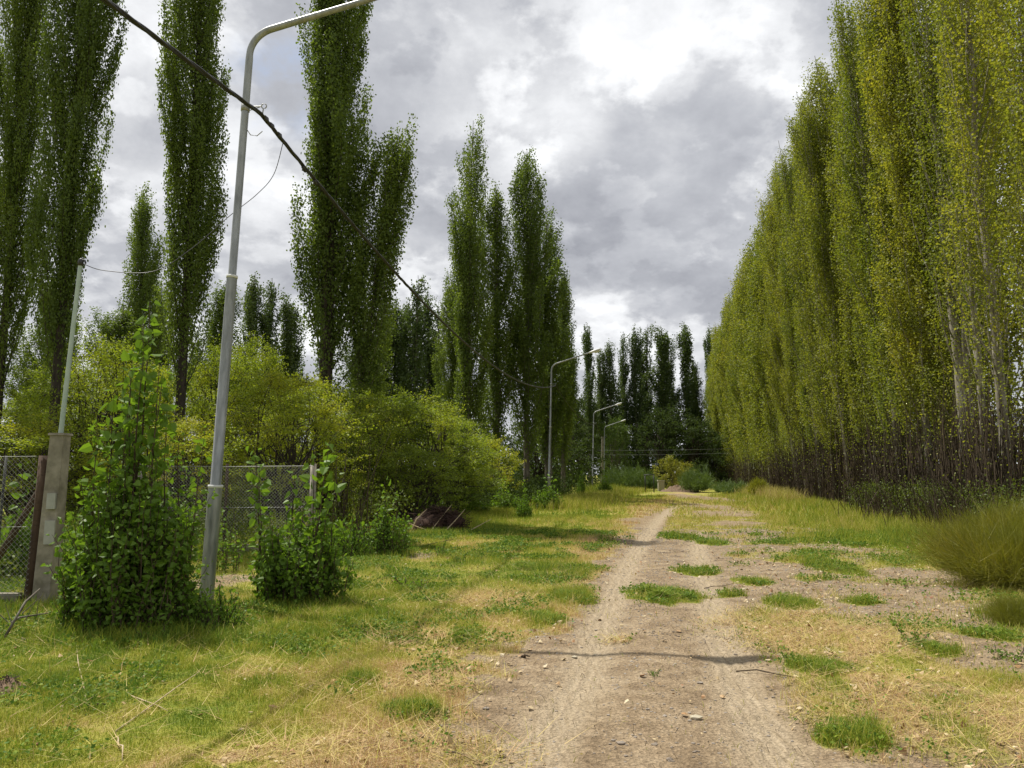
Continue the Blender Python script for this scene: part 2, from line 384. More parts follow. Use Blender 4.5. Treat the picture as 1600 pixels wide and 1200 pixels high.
def masks(x, y):
    x = np.asarray(x, float); y = np.asarray(y, float)
    n1 = fbm(x * .55, y * .45); n2 = fbm(x * 1.9 + 5, y * 1.7); n3 = fbm(x * .35 + 40, y * .3); n4 = fbm(x * 5 + 3, y * 4.6, 2)
    eL, eR, rl, rr = icurve(EL, y), icurve(ER, y), icurve(RL, y), icurve(RR, y)
    sd = .45 + .012 * y
    gl = sm(-.35, .5, (eL - x) / sd + 2.2 * (n2 - .5) + 1.2 * (n4 - .5) - .1)
    lush = sm(-7.5, -2.5, x - treeX(y) + 4 * (n1 - .5) + 1.5 * (n2 - .5))
    patch = sm(.46, .62, n1 * .5 + n2 * .35 + n4 * .15 + .05) * sm(-.1, .6, (x - eR) / sd + 1.6 * (n2 - .5))
    far = sm(17, 24, y)
    patch = np.maximum(patch, far * sm(.40, .54, n2 * .6 + n4 * .4) * sm(-.2, .5, x - eR + .6))
    gr = np.maximum(patch * (.75 + .1 * far), lush)
    rw = .25 + .001 * y
    rut = np.exp(-((x - rl) / rw) ** 2)
    rut2 = np.exp(-((x - rr) / rw) ** 2) * sm(26, 19, y)
    rut = rut * sm(48, 34, y)
    ctr = sm(19, 24, y) * sm(.34, .52, n2 * .6 + n4 * .4) * .85 * sm(.0, .3, x - rl - .2) * sm(52, 40, y)
    g = np.maximum(np.maximum(gl, gr), ctr)
    g = np.maximum(g, sm(31, 37, y) * sm(.30, .5, n2 * .5 + n4 * .5) * .85)
    st = blobs(STRAW, x, y, n2); di = blobs(DIRT, x, y, n2); gb = blobs(GREEN, x, y, n4)
    g = g * (1 - di * .93); g = np.maximum(g, st * .55)
    g = g * (1 - .95 * np.clip(rut * 1.1, 0, 1)) * (1 - .9 * np.clip(rut2, 0, 1))
    bare = sm(.70, .80, n1 * .5 + n2 * .5 + .06) * .7 * sm(1.5, 6, eL - x)
    g = np.maximum(g * (1 - bare), gb)
    edge = np.exp(-((x - eL + .3) / .8) ** 2)
    dry = .46 + .55 * (n2 - .5) + .5 * (n3 - .5) + .3 * edge + .05 * np.clip((-x + eL) / -8, -1, 0)
    dry = np.where((x > eR) | ((x > rl) & (y > 20)), np.where(y < 14, .60, .56) + .5 * (n2 - .5) - .12 * lush, dry)
    dry = dry + .55 * (n4 - .5)
    dry = dry * (1 - gb * .7) + gb * .14
    st = st * sm(.30, .55, n4 * .6 + n2 * .4 + .08)
    dry = np.maximum(dry, st * (.62 + .4 * n4) * (1 - gb))
    dry = np.clip(dry, .1, 1)
    return dict(g=np.clip(g, 0, 1), dry=np.clip(dry, 0, 1), rut=np.clip(rut + rut2, 0, 1), straw=st * (1 - gb), lush=lush, tuft=gb, eL=eL, eR=eR)
def gz(x, y):
    x = np.asarray(x, float); y = np.asarray(y, float)
    rl, rr = icurve(RL, y), icurve(RR, y)
    z = .10 * (fbm(x * .16, y * .16) - .5) + .05 * (fbm(x * 1.1, y * 1.1) - .5)
    z -= .03 * np.exp(-((x - rl) / .26) ** 2) + .028 * np.exp(-((x - rr) / .26) ** 2) * sm(40, 28, y)
    z += .03 * sm(0, 1.2, np.abs(x - (rl + rr) / 2) - 1.2)
    return z * sm(400, 120, y)
def gzf(x, y): return float(gz(np.array([x]), np.array([y]))[0])

def axis(segs):
    r_ = []
    for a_, b_, st in segs: r_ += list(np.arange(a_, b_, st))
    return np.array(r_)
gx = axis([(-3000, -600, 400), (-600, -100, 60), (-100, -24, 4), (-24, -8, .5), (-8, 9, .055), (9, 26, .3), (26, 100, 4), (100, 600, 60), (600, 3001, 400)])
gy = axis([(-300, -20, 40), (-20, 2.6, 1.0), (2.6, 13, .055), (13, 24, .12), (24, 50, .3), (50, 120, 1.2), (120, 400, 25), (400, 4200, 300)])
GX, GY = np.meshgrid(gx, gy, indexing='xy')
x_ = GX.ravel(); y_ = GY.ravel()
mk = masks(x_, y_)
zz = gz(x_, y_)
near = (y_ > 2) & (y_ < 30) & (np.abs(x_) < 12)
zz = zz + np.where(near, .014 * (fbm(x_ * 7, y_ * 7, 2) - .5) * (1 - .6 * mk['rut']), 0)
# tread ridges along the two wheel tracks
for C in (RL, RR):
    dx = x_ - icurve(C, y_)
    zz = zz + np.where(near, .006 * np.exp(-(dx / .25) ** 2) * np.sin(dx * 55 + 2.2 * np.sin(y_ * .8)) * sm(.35, .6, vnoise(x_ * .8, y_ * .4)), 0)
g = Geo(); nx, ny = len(gx), len(gy)
i = (np.arange(ny - 1)[:, None] * nx + np.arange(nx - 1)[None]).ravel()
g.add(np.stack([x_, y_, zz], 1), [np.stack([i, i + 1, i + nx + 1, i + nx], 1)], 0, mk['dry'], mk['g'])
m, N, L, o = mat('ground')
dr = N('ShaderNodeAttribute', attribute_name='dry'); gc = N('ShaderNodeAttribute', attribute_name='rnd'); ru = N('ShaderNodeAttribute', attribute_name='rut')
fine = noise(N, L, 38, 7, .7); mid = noise(N, L, 3.2, 6, .62); big = noise(N, L, .5, 4, .5)
grit = N('ShaderNodeTexVoronoi'); grit.inputs['Scale'].default_value = 55; L(N('ShaderNodeTexCoord').outputs['Object'], grit.inputs['Vector'])
streak = noise(N, L, 6, 5, .6, vs=(5, .45, 1, .2))
coarse = ramp(N, L, mid, [(.3, (.185, .135, .083)), (.5, (.275, .208, .132)), (.7, (.36, .285, .19))])
tan = ramp(N, L, streak, [(.3, (.30, .235, .15)), (.55, (.385, .31, .21)), (.75, (.435, .355, .245))])
rf = mth(N, L, 'ADD', mth(N, L, 'MULTIPLY', ru.outputs['Fac'], 1.5), mth(N, L, 'MULTIPLY', mth(N, L, 'SUBTRACT', mid, .75), 1.1), clamp=True)
dirt = mixc(N, L, rf, coarse, tan)
acr = N('ShaderNodeAttribute', attribute_name='across')
tread = mth(N, L, 'SINE', mth(N, L, 'ADD', mth(N, L, 'MULTIPLY', acr.outputs['Fac'], 62.0), mth(N, L, 'MULTIPLY', noise(N, L, 1.3, 5, .6), 16.0)))
tread = mth(N, L, 'MULTIPLY', mth(N, L, 'MULTIPLY', tread, ru.outputs['Fac']), mth(N, L, 'MULTIPLY', streak, 1.0))
dirt = mixc(N, L, mth(N, L, 'MULTIPLY', mth(N, L, 'SUBTRACT', tread, .30), 1.1, clamp=True), dirt, (.20, .145, .10))
dirt = mixc(N, L, .7, dirt, ramp(N, L, fine, [(.32, (.30, .28, .26)), (.5, (.92, .92, .92)), (.70, (1.5, 1.48, 1.45))]), 'MULTIPLY')
gritc = ramp(N, L, N_ if False else grit.outputs['Color'], [(.2, (.7, .68, .66)), (.8, (1.3, 1.28, 1.25))])
dirt = mixc(N, L, mth(N, L, 'MULTIPLY', mth(N, L, 'SUBTRACT', 1.0, ru.outputs['Fac']), .6), dirt, mixc(N, L, 1.0, dirt, gritc, 'MULTIPLY'))
tf = noise(N, L, 16, 6, .75); f = mth(N, L, 'ADD', dr.outputs['Fac'], mth(N, L, 'MULTIPLY', mth(N, L, 'SUBTRACT', tf, .5), .75), clamp=True)
gcol = ramp(N, L, f, [(.05, (.08, .13, .018)), (.3, (.18, .21, .03)), (.5, (.28, .27, .05)), (.72, (.36, .28, .11)), (1, (.36, .26, .15))])
gf = mth(N, L, 'ADD', gc.outputs['Fac'], mth(N, L, 'MULTIPLY', mth(N, L, 'SUBTRACT', fine, .5), 1.2))
gf = N('ShaderNodeMapRange', interpolation_type='SMOOTHSTEP') if False else mth(N, L, 'MULTIPLY', mth(N, L, 'SUBTRACT', gf, .25), 2.0, clamp=True)
col = mixc(N, L, gf, dirt, gcol)
p = N('ShaderNodeBsdfPrincipled'); L(col, p.inputs['Base Color']); p.inputs['Roughness'].default_value = .95; p.inputs['Specular IOR Level'].default_value = .12
b = N('ShaderNodeBump'); b.inputs['Strength'].default_value = .85; b.inputs['Distance'].default_value = .022
L(mth(N, L, 'ADD', mth(N, L, 'ADD', fine, mth(N, L, 'MULTIPLY', tread, .5)), mth(N, L, 'MULTIPLY', grit.outputs['Distance'], .6)), b.inputs['Height']); L(b.outputs[0], p.inputs['Normal']); L(p.outputs[0], o.inputs[0])
M['ground'] = m
ground = g.obj('ground', M['ground']); tag(ground, kind='structure')
dl = x_ - icurve(RL, y_); dr_ = x_ - icurve(RR, y_); ac = np.where(np.abs(dl) < np.abs(dr_), dl, dr_)
at = ground.data.attributes.new('across', 'FLOAT', 'POINT'); at.data.foreach_set('value', np.clip(ac, -2, 2).astype(np.float32))
at = ground.data.attributes.new('rut', 'FLOAT', 'POINT'); at.data.foreach_set('value', mk['rut'].astype(np.float32))

# ------------------------------------------------------------------ grass, straw, fallen leaves, pebbles (uncountable)
def scatter(y0, y1, dens, R, spread=.78):
    A = spread * (y1 ** 2 - y0 ** 2) + 3 * (y1 - y0); n = int(A * dens)
    y = np.sqrt(y0 ** 2 + R.rand(n) * (y1 ** 2 - y0 ** 2)); x = (R.rand(n) * 2 - 1) * (spread * y + 1.5)
    return x, y
R = np.random.RandomState(11)
g = Geo()
for (y0, y1, dens, h, wd, two) in ((2.8, 7, 6500, .055, .0042, True), (7, 11, 3600, .062, .006, True), (11, 18, 1300, .075, .010, False), (18, 30, 480, .095, .018, False), (30, 60, 110, .13, .04, False)):
    x, y = scatter(y0, y1, dens, R); k = masks(x, y)
    keep = R.rand(len(x)) < (k['g'] ** 1.3 * (1 - .55 * k['straw']) * .98 + .004)
    keep &= ~((x > treeX(y) + 3) | (x < -11 - .1 * y))
    x, y = x[keep], y[keep]; k = {a_: b_[keep] for a_, b_ in k.items()}
    cl = fbm(x * 3.1 + 8, y * 3.1, 2)
    hh = h * (.45 + 1.0 * R.rand(len(x)) ** 1.5 + .7 * (cl - .4)) * (1 + .5 * k['tuft'] + (1.6 * k['lush'] if y0 > 11 else 0) * (cl > .4))
    hh = np.clip(hh * (.6 + .9 * sm(.3, .7, fbm(x * 1.3, y * 1.3 + 30))), .015, .5)
    g.blades(np.stack([x, y, gz(x, y) - .004], 1), hh, wd * (.7 + .6 * R.rand(len(x))), R.uniform(.15, .9, len(x)), np.clip(k['dry'] + R.normal(0, .07, len(x)), 0, 1), R=R, two=two)
x, y = scatter(2.8, 22, 420, R); k = masks(x, y); pn = fbm(x * 1.7 + 60, y * 1.7, 3)
keep = R.rand(len(x)) < k['g'] * sm(.50, .66, pn) * (1 - .8 * k['straw']); x, y = x[keep], y[keep]; n = len(x)
for j in range(4):
    g.leaves(np.stack([x + R.normal(0, .02, n), y + R.normal(0, .02, n), gz(x, y) + R.uniform(.015, .075, n)], 1), R.uniform(.012, .03, n) * (1 + y / 16), up=.15, R=R, wid=.6, flat=.3, dry=R.uniform(.02, .2, n))
x, y = scatter(2.8, 12, 900, R); k = masks(x, y); keep = R.rand(len(x)) < k['straw'] * .8; x, y = x[keep], y[keep]; n = len(x)
g.leaves(np.stack([x, y, gz(x, y) + R.uniform(.005, .03, n)], 1), R.uniform(.012, .04, n), up=0, R=R, wid=.35, flat=.6, dry=R.uniform(.85, 1.15, n))
tag(g.obj('grass', M['grass']), 'short yellow green grass covering the verges of the track', 'grass', kind='stuff')
g = Geo()
x, y = scatter(2.8, 14, 820, R); k = masks(x, y)
keep = R.rand(len(x)) < np.clip(k['straw'] * 1.0 + .30 * k['g'] * k['dry'], 0, 1); x, y = x[keep], y[keep]; n = len(x)
g.blades(np.stack([x, y, gz(x, y) + R.uniform(.004, .045, n)], 1), R.uniform(.08, .36, n), R.uniform(.004, .008, n), R.uniform(.93, .999, n), R.uniform(.72, .95, n), R=R, two=False)
x, y = scatter(2.8, 16, 30, R); k = masks(x, y); keep = R.rand(len(x)) < k['g'] * .5; x, y = x[keep], y[keep]; n = len(x)
g.blades(np.stack([x, y, gz(x, y)], 1), R.uniform(.10, .26, n), R.uniform(.003, .005, n), R.uniform(.2, .9, n), R.uniform(.7, .9, n), R=R, two=False)
tag(g.obj('straw_litter', M['grass']), 'dry straw and mown stalks lying on the verges', 'straw', kind='stuff')
g = Geo()
x, y = scatter(2.8, 20, 80, R); k = masks(x, y)
keep = R.rand(len(x)) < np.clip(.10 + .9 * k['straw'] + .25 * np.exp(-((x - k['eL']) / .6) ** 2) + .25 * (x > k['eR']), 0, 1) * (1 - .9 * k['rut']); x, y = x[keep], y[keep]; n = len(x)
g.leaves(np.stack([x, y, gz(x, y) + .02], 1), R.uniform(.018, .06, n), up=0, shape='delta', R=R, flat=.7)
tag(g.obj('fallen_leaves', M['litter']), 'tan and brown fallen poplar leaves scattered on the ground', 'leaves', kind='stuff')
g = Geo()
ico = np.array([[0, 0, 1], [.9, 0, .4], [.28, .85, .4], [-.72, .52, .4], [-.72, -.52, .4], [.28, -.85, .4], [.6, .5, -.4], [-.3, .8, -.4], [-.9, 0, -.4], [-.3, -.8, -.4], [.6, -.5, -.4], [0, 0, -1]])
icf = np.array([[0, 1, 2], [0, 2, 3], [0, 3, 4], [0, 4, 5], [0, 5, 1], [1, 6, 2], [2, 7, 3], [3, 8, 4], [4, 9, 5], [5, 10, 1], [2, 6, 7], [3, 7, 8], [4, 8, 9], [5, 9, 10], [1, 10, 6]])
x, y = scatter(2.8, 24, 420, R); k = masks(x, y); keep = R.rand(len(x)) < (1 - k['g']) * (1 - .85 * k['rut']) * (.25 + .75 * fbm(x * 1.2, y * 1.2)); x, y = x[keep], y[keep]; n = len(x)
sz = .003 + .010 * R.rand(n) ** 3.5 + (R.rand(n) > .996) * .016 + y * .0002
V = ico[None] * (1 + R.normal(0, .14, (n, 12, 3))) * sz[:, None, None] * np.array([1.2, 1.0, .55]) + np.stack([x, y, gz(x, y) + sz * .15], 1)[:, None]
g.add(V.reshape(-1, 3), [(np.arange(n)[:, None, None] * 12 + icf[None]).reshape(-1, 3)], 0, 0, np.repeat(R.rand(n), 12), smooth=False)
tag(g.obj('gravel', M['rock']), 'small grey brown pebbles and clods on the bare earth', 'gravel', kind='stuff')
# fine dark twig crumbs on the bare earth
g = Geo()
x, y = scatter(2.8, 12, 45, R); k = masks(x, y); keep = R.rand(len(x)) < (1 - k['g']); x, y = x[keep], y[keep]; n = len(x)
g.blades(np.stack([x, y, gz(x, y) + .006], 1), R.uniform(.02, .11, n), R.uniform(.002, .005, n), .995, R.uniform(.9, 1, n), R=R)
tag(g.obj('twig_litter', M['twig']), 'thin broken twigs scattered over the bare track', 'twigs', kind='stuff')

# ------------------------------------------------------------------ plant builders (each returns a list of part name and mesh)
def poplar(seed, H=24., Rc=1.5, nb=110, nleaf=45000, ls=.085, h0=2.2, leaf='pop_left', bark='bark', lower=.6, twigs=0, r0=.24, wob=.25, stems=1, jit=.19, la=1.05):
    R = np.random.RandomState(seed); T = Geo(); C = Geo()
    paths = []
    for s in range(stems):
        n = 14; t = np.linspace(0, 1, n); off = R.uniform(-.5, .5, 2) * (1.3 if s else 0)
        Hs = H * (1 if s == 0 else R.uniform(.78, .92))
        px = np.cumsum(R.normal(0, wob * .25, n)) * t + off[0] * (.4 + t); py = np.cumsum(R.normal(0, wob * .25, n)) * t + off[1] * (.4 + t)
        pts = np.stack([px, py, t * Hs], 1); pts[0, :2] = off * .4; pts[0, 2] = -.15
        rr = r0 * (1 - t * .93) * (1 if s == 0 else .7); rr[0] *= 1.35
        T.tube(pts, rr, 8); paths.append((pts, Hs))
    w = []; br = []
    for i in range(nb):
        pts, Hs = paths[i % stems]
        
        u = (i + R.rand()) / nb; z0 = h0 + (Hs * .955 - h0) * u ** .92
        rel = z0 / Hs
        prof = (.55 + .45 * math.sin(min(1, rel / .42) * math.pi / 2)) * (1 if rel < .5 else max(.13, 1 - ((rel - .5) / .5) ** 1.7))
        az = i * 2.39996 + R.normal(0, .35)
        lump = .90 - .5 * la + la * sm(.2, .8, vnoise(z0 * .30 + seed * 3, (az % 6.283) * .9 + seed))
        ro = Rc * prof * lump * R.uniform(.7, 1.1)
        Ln = max(.9, (Hs - z0) * .55) if rel > .8 else R.uniform(2.2, 4.6)
        Ln = min(Ln, (Hs - z0) * .98 + .2)
        sN = np.linspace(0, 1, 5); rad = ro * (1 - (1 - sN) ** 2.0)
        bx = np.interp(z0, pts[:, 2], pts[:, 0]); by = np.interp(z0, pts[:, 2], pts[:, 1])
        a2 = az + R.normal(0, .25) * sN
        bp = np.stack([bx + rad * np.cos(a2), by + rad * np.sin(a2), z0 + Ln * sN], 1)
        br.append(bp); w.append(Ln * (ro + .35) * (lower if rel < .22 else 1))
        C.tube(bp, np.linspace(.012 + .008 * Ln * (1.1 - rel), .005, 5), 3, 1)
    w = np.array(w); w = w / w.sum(); cnt = (w * nleaf).astype(int)
    cc = []
    for bp, k in zip(br, cnt):
        s = R.uniform(.12, 1.04, k) * 4; i0 = np.clip(s.astype(int), 0, 3); fr = (s - i0)[:, None]
        c = bp[i0] * (1 - fr) + bp[i0 + 1] * fr
        # short side sprigs make clumps
        ns = max(3, k // 40); so_ = np.clip(R.normal(0, jit, (ns, 3)), -1.5 * jit, 1.5 * jit) * [1, 1, 1.4]; sp = R.randint(0, ns, k)
        c = c + so_[sp] * .9 + np.clip(R.normal(0, jit * .5, (k, 3)), -jit, jit) * [1, 1, 1.2]
        cc.append(c)
    c = np.concatenate(cc); 
    C.leaves(c, ls * R.uniform(.7, 1.25, len(c)), up=-.1, R=R, wid=.9)
    out_ = [('trunk', T.mesh('trunk', [M[bark]])), ('crown', C.mesh('crown', [M[leaf], M[bark]]))]
    if twigs:
        B = Geo()
        for i in range(twigs):
            az = R.rand() * 6.28; r1 = R.uniform(.05, .95); hz = R.uniform(1.0, 4.6); st = np.array([r1 * math.cos(az), r1 * math.sin(az), R.choice([0, 0, R.uniform(.3, 2)])])
            B.tube(np.stack([st, st + [R.normal(0, .1), R.normal(0, .1), hz * .5], st + [R.normal(0, .18), R.normal(0, .18), hz]]), [.022, .015, .004], 3, 0)
        n = 800; az = R.rand(n) * 6.28; rr_ = R.uniform(.2, 1.15, n); z = R.rand(n) ** .5 * 5.0 + .3
        B.leaves(np.stack([rr_ * np.cos(az), rr_ * np.sin(az), z], 1), R.uniform(.05, .09, n), mat=1, R=R)
        out_.append(('lower_shoots', B.mesh('lower_shoots', [M['twig'], M[leaf]])))
    return out_
def broad(seed, H=5.5, Rw=2.6, ncl=60, nleaf=22000, ls=.06, leaf='thicket', bark='bark_dark', stems=4, flat=.4, low=.25, sig=.42, rs=.07):
    R = np.random.RandomState(seed); T = Geo(); C = Geo(); cl = []
    st = []
    for s in range(stems):
        az = R.rand() * 6.28; top = np.array([math.cos(az) * Rw * .35, math.sin(az) * Rw * .35, H * R.uniform(.5, .72)])
        b0 = np.array([math.cos(az) * .2, math.sin(az) * .2, -.1]); mid_ = (b0 + top) / 2 + R.normal(0, .25, 3) * [1, 1, .3]
        q = np.stack([b0, (b0 + mid_) / 2 + R.normal(0, .07, 3), mid_, (mid_ + top) / 2, top]); T.tube(q, np.linspace(rs, rs * .35, 5), 6); st.append(q)
    for i in range(ncl):
        az = i * 2.4 + R.normal(0, .3); u = (i + .5) / ncl; z = H * (low + (1 - low) * u ** .8)
        rel = z / H; rr = Rw * math.sqrt(max(.02, 1 - ((rel - .42) / .60) ** 2)) * R.uniform(.45, 1.08)
        c = np.array([rr * math.cos(az), rr * math.sin(az), z * R.uniform(.93, 1.05)]); cl.append(c)
        q = st[i % stems]; s0 = q[R.randint(1, 4)]
        if s0[2] > c[2]: s0 = q[1]
        md = (s0 + c) / 2 + np.array([0, 0, .12 * np.linalg.norm(c - s0)]) + R.normal(0, .12, 3)
        T.tube(np.stack([s0, (s0 + md) / 2 + R.normal(0, .04, 3), md, (md + c) / 2, c]), np.linspace(rs * .4, .007, 5), 4)
    cl = np.array(cl); k = nleaf // ncl
    for c in cl:
        ns = 9; tips = c + R.normal(0, sig, (ns, 3)) * [1, 1, flat + .25]
        for tp in tips: C.tube(np.stack([c, (c + tp) / 2 + [0, 0, .05], tp]), [.009, .006, .003], 3, 1)
        u = R.rand(k, 1) ** .6; idx = R.randint(0, ns, k)
        pp = c * (1 - u) + tips[idx] * u * 1.0 + u * 0 + R.normal(0, sig * .30, (k, 3)) * [1, 1, flat]
        C.leaves(pp, ls * R.uniform(.7, 1.3, k), up=-.05, R=R, flat=.35, wid=.6)
    return [('trunk', T.mesh('trunk', [M[bark]])), ('crown', C.mesh('crown', [M[leaf], M[bark]]))]
def feather(seed, H=1.6, Rw=1.0, n=2600, leaf='olive', fuzz=9, hz=.5, wd=.006, lobes=1):
    R = np.random.RandomState(seed); C = Geo(); T = Geo()
    LO = np.array([(R.uniform(-.6, .6) * Rw, R.uniform(-.6, .6) * Rw, R.uniform(.5, 1.05), R.normal(0, .2) * Rw, R.normal(0, .2) * Rw) for _ in range(lobes)]) if lobes > 1 else np.array([[0, 0, 1, 0, 0.]])
    lq = R.randint(0, len(LO), n); lw = .6 if lobes > 1 else 1
    for i in range(n // 60):
        az = R.rand() * 6.28; t_ = R.rand() * .8; d = np.array([math.cos(az) * t_ * Rw, math.sin(az) * t_ * Rw, H * .6])
        T.tube(np.stack([d * [.08, .08, 0] + [0, 0, -.05], d * [.5, .5, .55], d]), [.012, .008, .003], 3)
    az = R.rand(n) * 6.28; rr = np.sqrt(R.rand(n)) * Rw; b0 = np.stack([rr * np.cos(az) * .45 * lw + LO[lq, 0], rr * np.sin(az) * .45 * lw + LO[lq, 1], np.zeros(n)], 1)
    hh = H * np.sqrt(np.clip(1 - (rr / Rw) ** 2 * .75, .05, 1)) * R.uniform(.55, 1.15, n) * LO[lq, 2]
    tip = np.stack([rr * np.cos(az) * lw + R.normal(0, .08, n) + LO[lq, 0] + LO[lq, 3], rr * np.sin(az) * lw + R.normal(0, .08, n) + LO[lq, 1] + LO[lq, 4], hh], 1)
    for j in range(fuzz):
        u = R.uniform(.12, 1, (n, 1)); q = b0 * (1 - u) + tip * u + np.array([0, 0, 1]) * (u * (1 - u)) * .25 * H + R.normal(0, .035, (n, 3))
        d = nrm(tip - b0 + R.normal(0, .35 * H, (n, 3))); s_ = nrm(np.cross(d, R.normal(size=(n, 3)))) * wd
        L_ = R.uniform(.5, 1.2, (n, 1)) * hz * .35
        V = np.stack([q - s_, q + s_, q + d * L_], 1).reshape(-1, 3)
        C.add(V, [np.arange(n)[:, None] * 3 + np.arange(3)[None]], 0, 0, np.repeat(R.rand(n), 3), smooth=False)
    return [('stems', T.mesh('stems', [M['twig']])), ('foliage', C.mesh('foliage', [M[leaf]]))]
def sucker(seed, H=1.9, Rw=.9, shoots=45, tall=(), ls=.07, leaf='sucker', side=2, step=.045, Ry=None):
    """poplar suckers: many upright shoots with alternate heart-shaped leaves"""
    R = np.random.RandomState(seed); C = Geo(); T = Geo(); Ry = Ry or Rw * .8
    specs = []
    for i in range(shoots):
        az = R.rand() * 6.28; rr = math.sqrt(R.rand()); hx = (1 - .45 * rr ** 2) * R.uniform(.6, 1.05)
        specs.append((rr * Rw * .85 * math.cos(az), rr * Ry * .85 * math.sin(az), H * hx, .18))
    for (tx, h) in tall: specs.append((tx, R.uniform(-.1, .1), h, .06))
    P_, S_, O_ = [], [], []
    for (bx, by, h, lean) in specs:
        n = 8; t = np.linspace(0, 1, n); lx = bx * lean * 1.2 + R.normal(0, .07); ly = by * lean + R.normal(0, .07)
        pts = np.stack([bx + lx * t ** 1.5 + R.normal(0, .012, n), by + ly * t ** 1.5, h * t - .02], 1)
        T.tube(pts, np.linspace(.004 + h * .005, .003, n), 4)
        lines = [(pts, ls * (1.5 if h > H * 1.15 else 1.0), 1 if h > H * 1.1 else 0)]
        for k in range(side if h < H * 1.15 else 1):
            s0 = R.uniform(.05, .6); b0 = np.array([np.interp(s0, t, pts[:, q]) for q in range(3)]); a = R.rand() * 6.28; l_ = h * R.uniform(.18, .4)
            e_ = b0 + np.array([math.cos(a) * l_ * .55, math.sin(a) * l_ * .55, l_ * .8]); sp = np.stack([b0, (b0 + e_) / 2 + [0, 0, -.02], e_])
            T.tube(sp, [.005, .004, .002], 3); lines.append((sp, ls * .8, 0))
        for (ln, lsz, big) in lines:
            seg = np.linalg.norm(np.diff(ln, axis=0), axis=1); Lt = seg.sum(); cs = np.concatenate([[0], np.cumsum(seg)])
            sps = step * (1.35 if big else 1); m_ = int(Lt / sps) + 2; s = np.linspace(Lt * .06, Lt, m_) + R.normal(0, .01, m_)
            q = np.stack([np.interp(s, cs, ln[:, j]) for j in range(3)], 1)
            a = np.arange(m_) * 2.4 + R.rand() * 6; o_ = np.stack([np.cos(a), np.sin(a), R.normal(.15, .25, m_)], 1)
            pet = lsz * R.uniform(.3, .7, (m_, 1))
            P_.append(q + o_ * pet); O_.append(o_); S_.append(lsz * (.55 + .7 * (s / Lt) ** .7 * (1 if big else .8)) * R.uniform(.75, 1.25, m_) * np.where(s > Lt * .95, .6, 1))
    P_ = np.concatenate(P_); O_ = np.concatenate(O_); S_ = np.concatenate(S_)
    C.leaves(P_, S_, up=-.35, out=O_, R=R, shape='delta')
    return [('stems', T.mesh('stems', [M['twig']])), ('foliage', C.mesh('foliage', [M[leaf]]))]

# ------------------------------------------------------------------ tall poplars on the left and behind
pl = [poplar(21 + i, la=.85, H=24, Rc=1.45, nb=170, nleaf=88000, ls=.094, h0=3.6, jit=.17, wob=.1, bark='bark_dark', stems=1 + (i % 2), r0=.27) for i in range(4)]  # dark bark here puts the shade on these trunks into their colour
pm = [poplar(41 + i, 21, 1.4, 140, 42000, .12, 1.8, jit=.2, lower=1.0, r0=.24, leaf='pop_left', stems=1 + (i % 2)) for i in range(3)]
pf = [poplar(61 + i, 22, 1.35, 80, 13000, .20, 2.5, leaf='pop_far', bark='bark', jit=.24, r0=.25, stems=1 + (i % 2)) for i in range(4)]
POPG = 'tall poplars standing beyond the fence'
def pop(proto, px, Y, top, H0, lab, wsc=1.0, group=None, lean=(0, 0), rz=None, Hm=None, cat='poplar tree'):
    b = P(px, HOR, Y); H = Hm or (P(px, top, Y)[2] - 0)
    return place(proto, 'poplar_tree', (b[0], Y, gzf(b[0], Y)), lab, cat, group, rz if rz is not None else rng.rand() * 6.28, (wsc, wsc, H / H0), lean)
pop(pl[0], -12, 23.5, 0, 24, 'tall dark green poplar at the left edge of the view', .54, POPG, Hm=24, rz=.4)
pop(pl[1], 78, 21.5, 0, 24, 'tall poplar behind the thin pale pipe, second from the left edge', .56, POPG, Hm=25, rz=2.0)
pop(pl[2], 276, 25, 0, 24, 'tall narrow poplar with dark trunk, just behind the nearest street lamp pole', .68, POPG, Hm=25.5, lean=(0, .0), rz=1.1)
pop(pl[3], 506, 27, 0, 24, 'tall broad poplar with pale trunk crossed by the black cable, right of nearest lamp', .88, POPG, Hm=27, rz=4.0)
pl5 = poplar(35, 15.5, 1.15, 90, 34000, .10, 3.5, jit=.18, r0=.17)
pop(pl5, 533, 27.5, 206, 15.5, 'shorter poplar leaning right with a bowed tip, beside the pale-trunked poplar', .8, POPG, lean=(0, .13), Hm=14.6, rz=1.0)
pop(pm[0], 205, 55, 300, 21, 'small distant poplar with pointed tip between two tall poplars on the left', 1.0, POPG)
pop(pm[1], 242, 62, 440, 21, 'low distant poplar just right of the pointed one on the left', 1.0, POPG)
mid_specs = [(732, 47, 186, 1, 'slender poplar with the highest tip in the middle clump', 1.0), (776, 50, 286, 0, 'dense poplar in the middle clump, between its two highest tips', 1.15),
             (823, 51, 232, 2, 'poplar with a sharp second-highest tip in the middle clump', 1.1), (858, 54, 325, 1, 'broad poplar on the right flank of the middle clump', 1.3),
             (880, 62, 425, 0, 'poplar at the right edge of the middle clump, above the second lamp', 1.0), (705, 60, 436, 2, 'short poplar on the left edge of the middle clump', 1.0)]
for px, Y, top, k, lab, ws in mid_specs: pop(pm[k], px, Y, top, 21, lab, ws * .84, 'poplars in the middle clump')
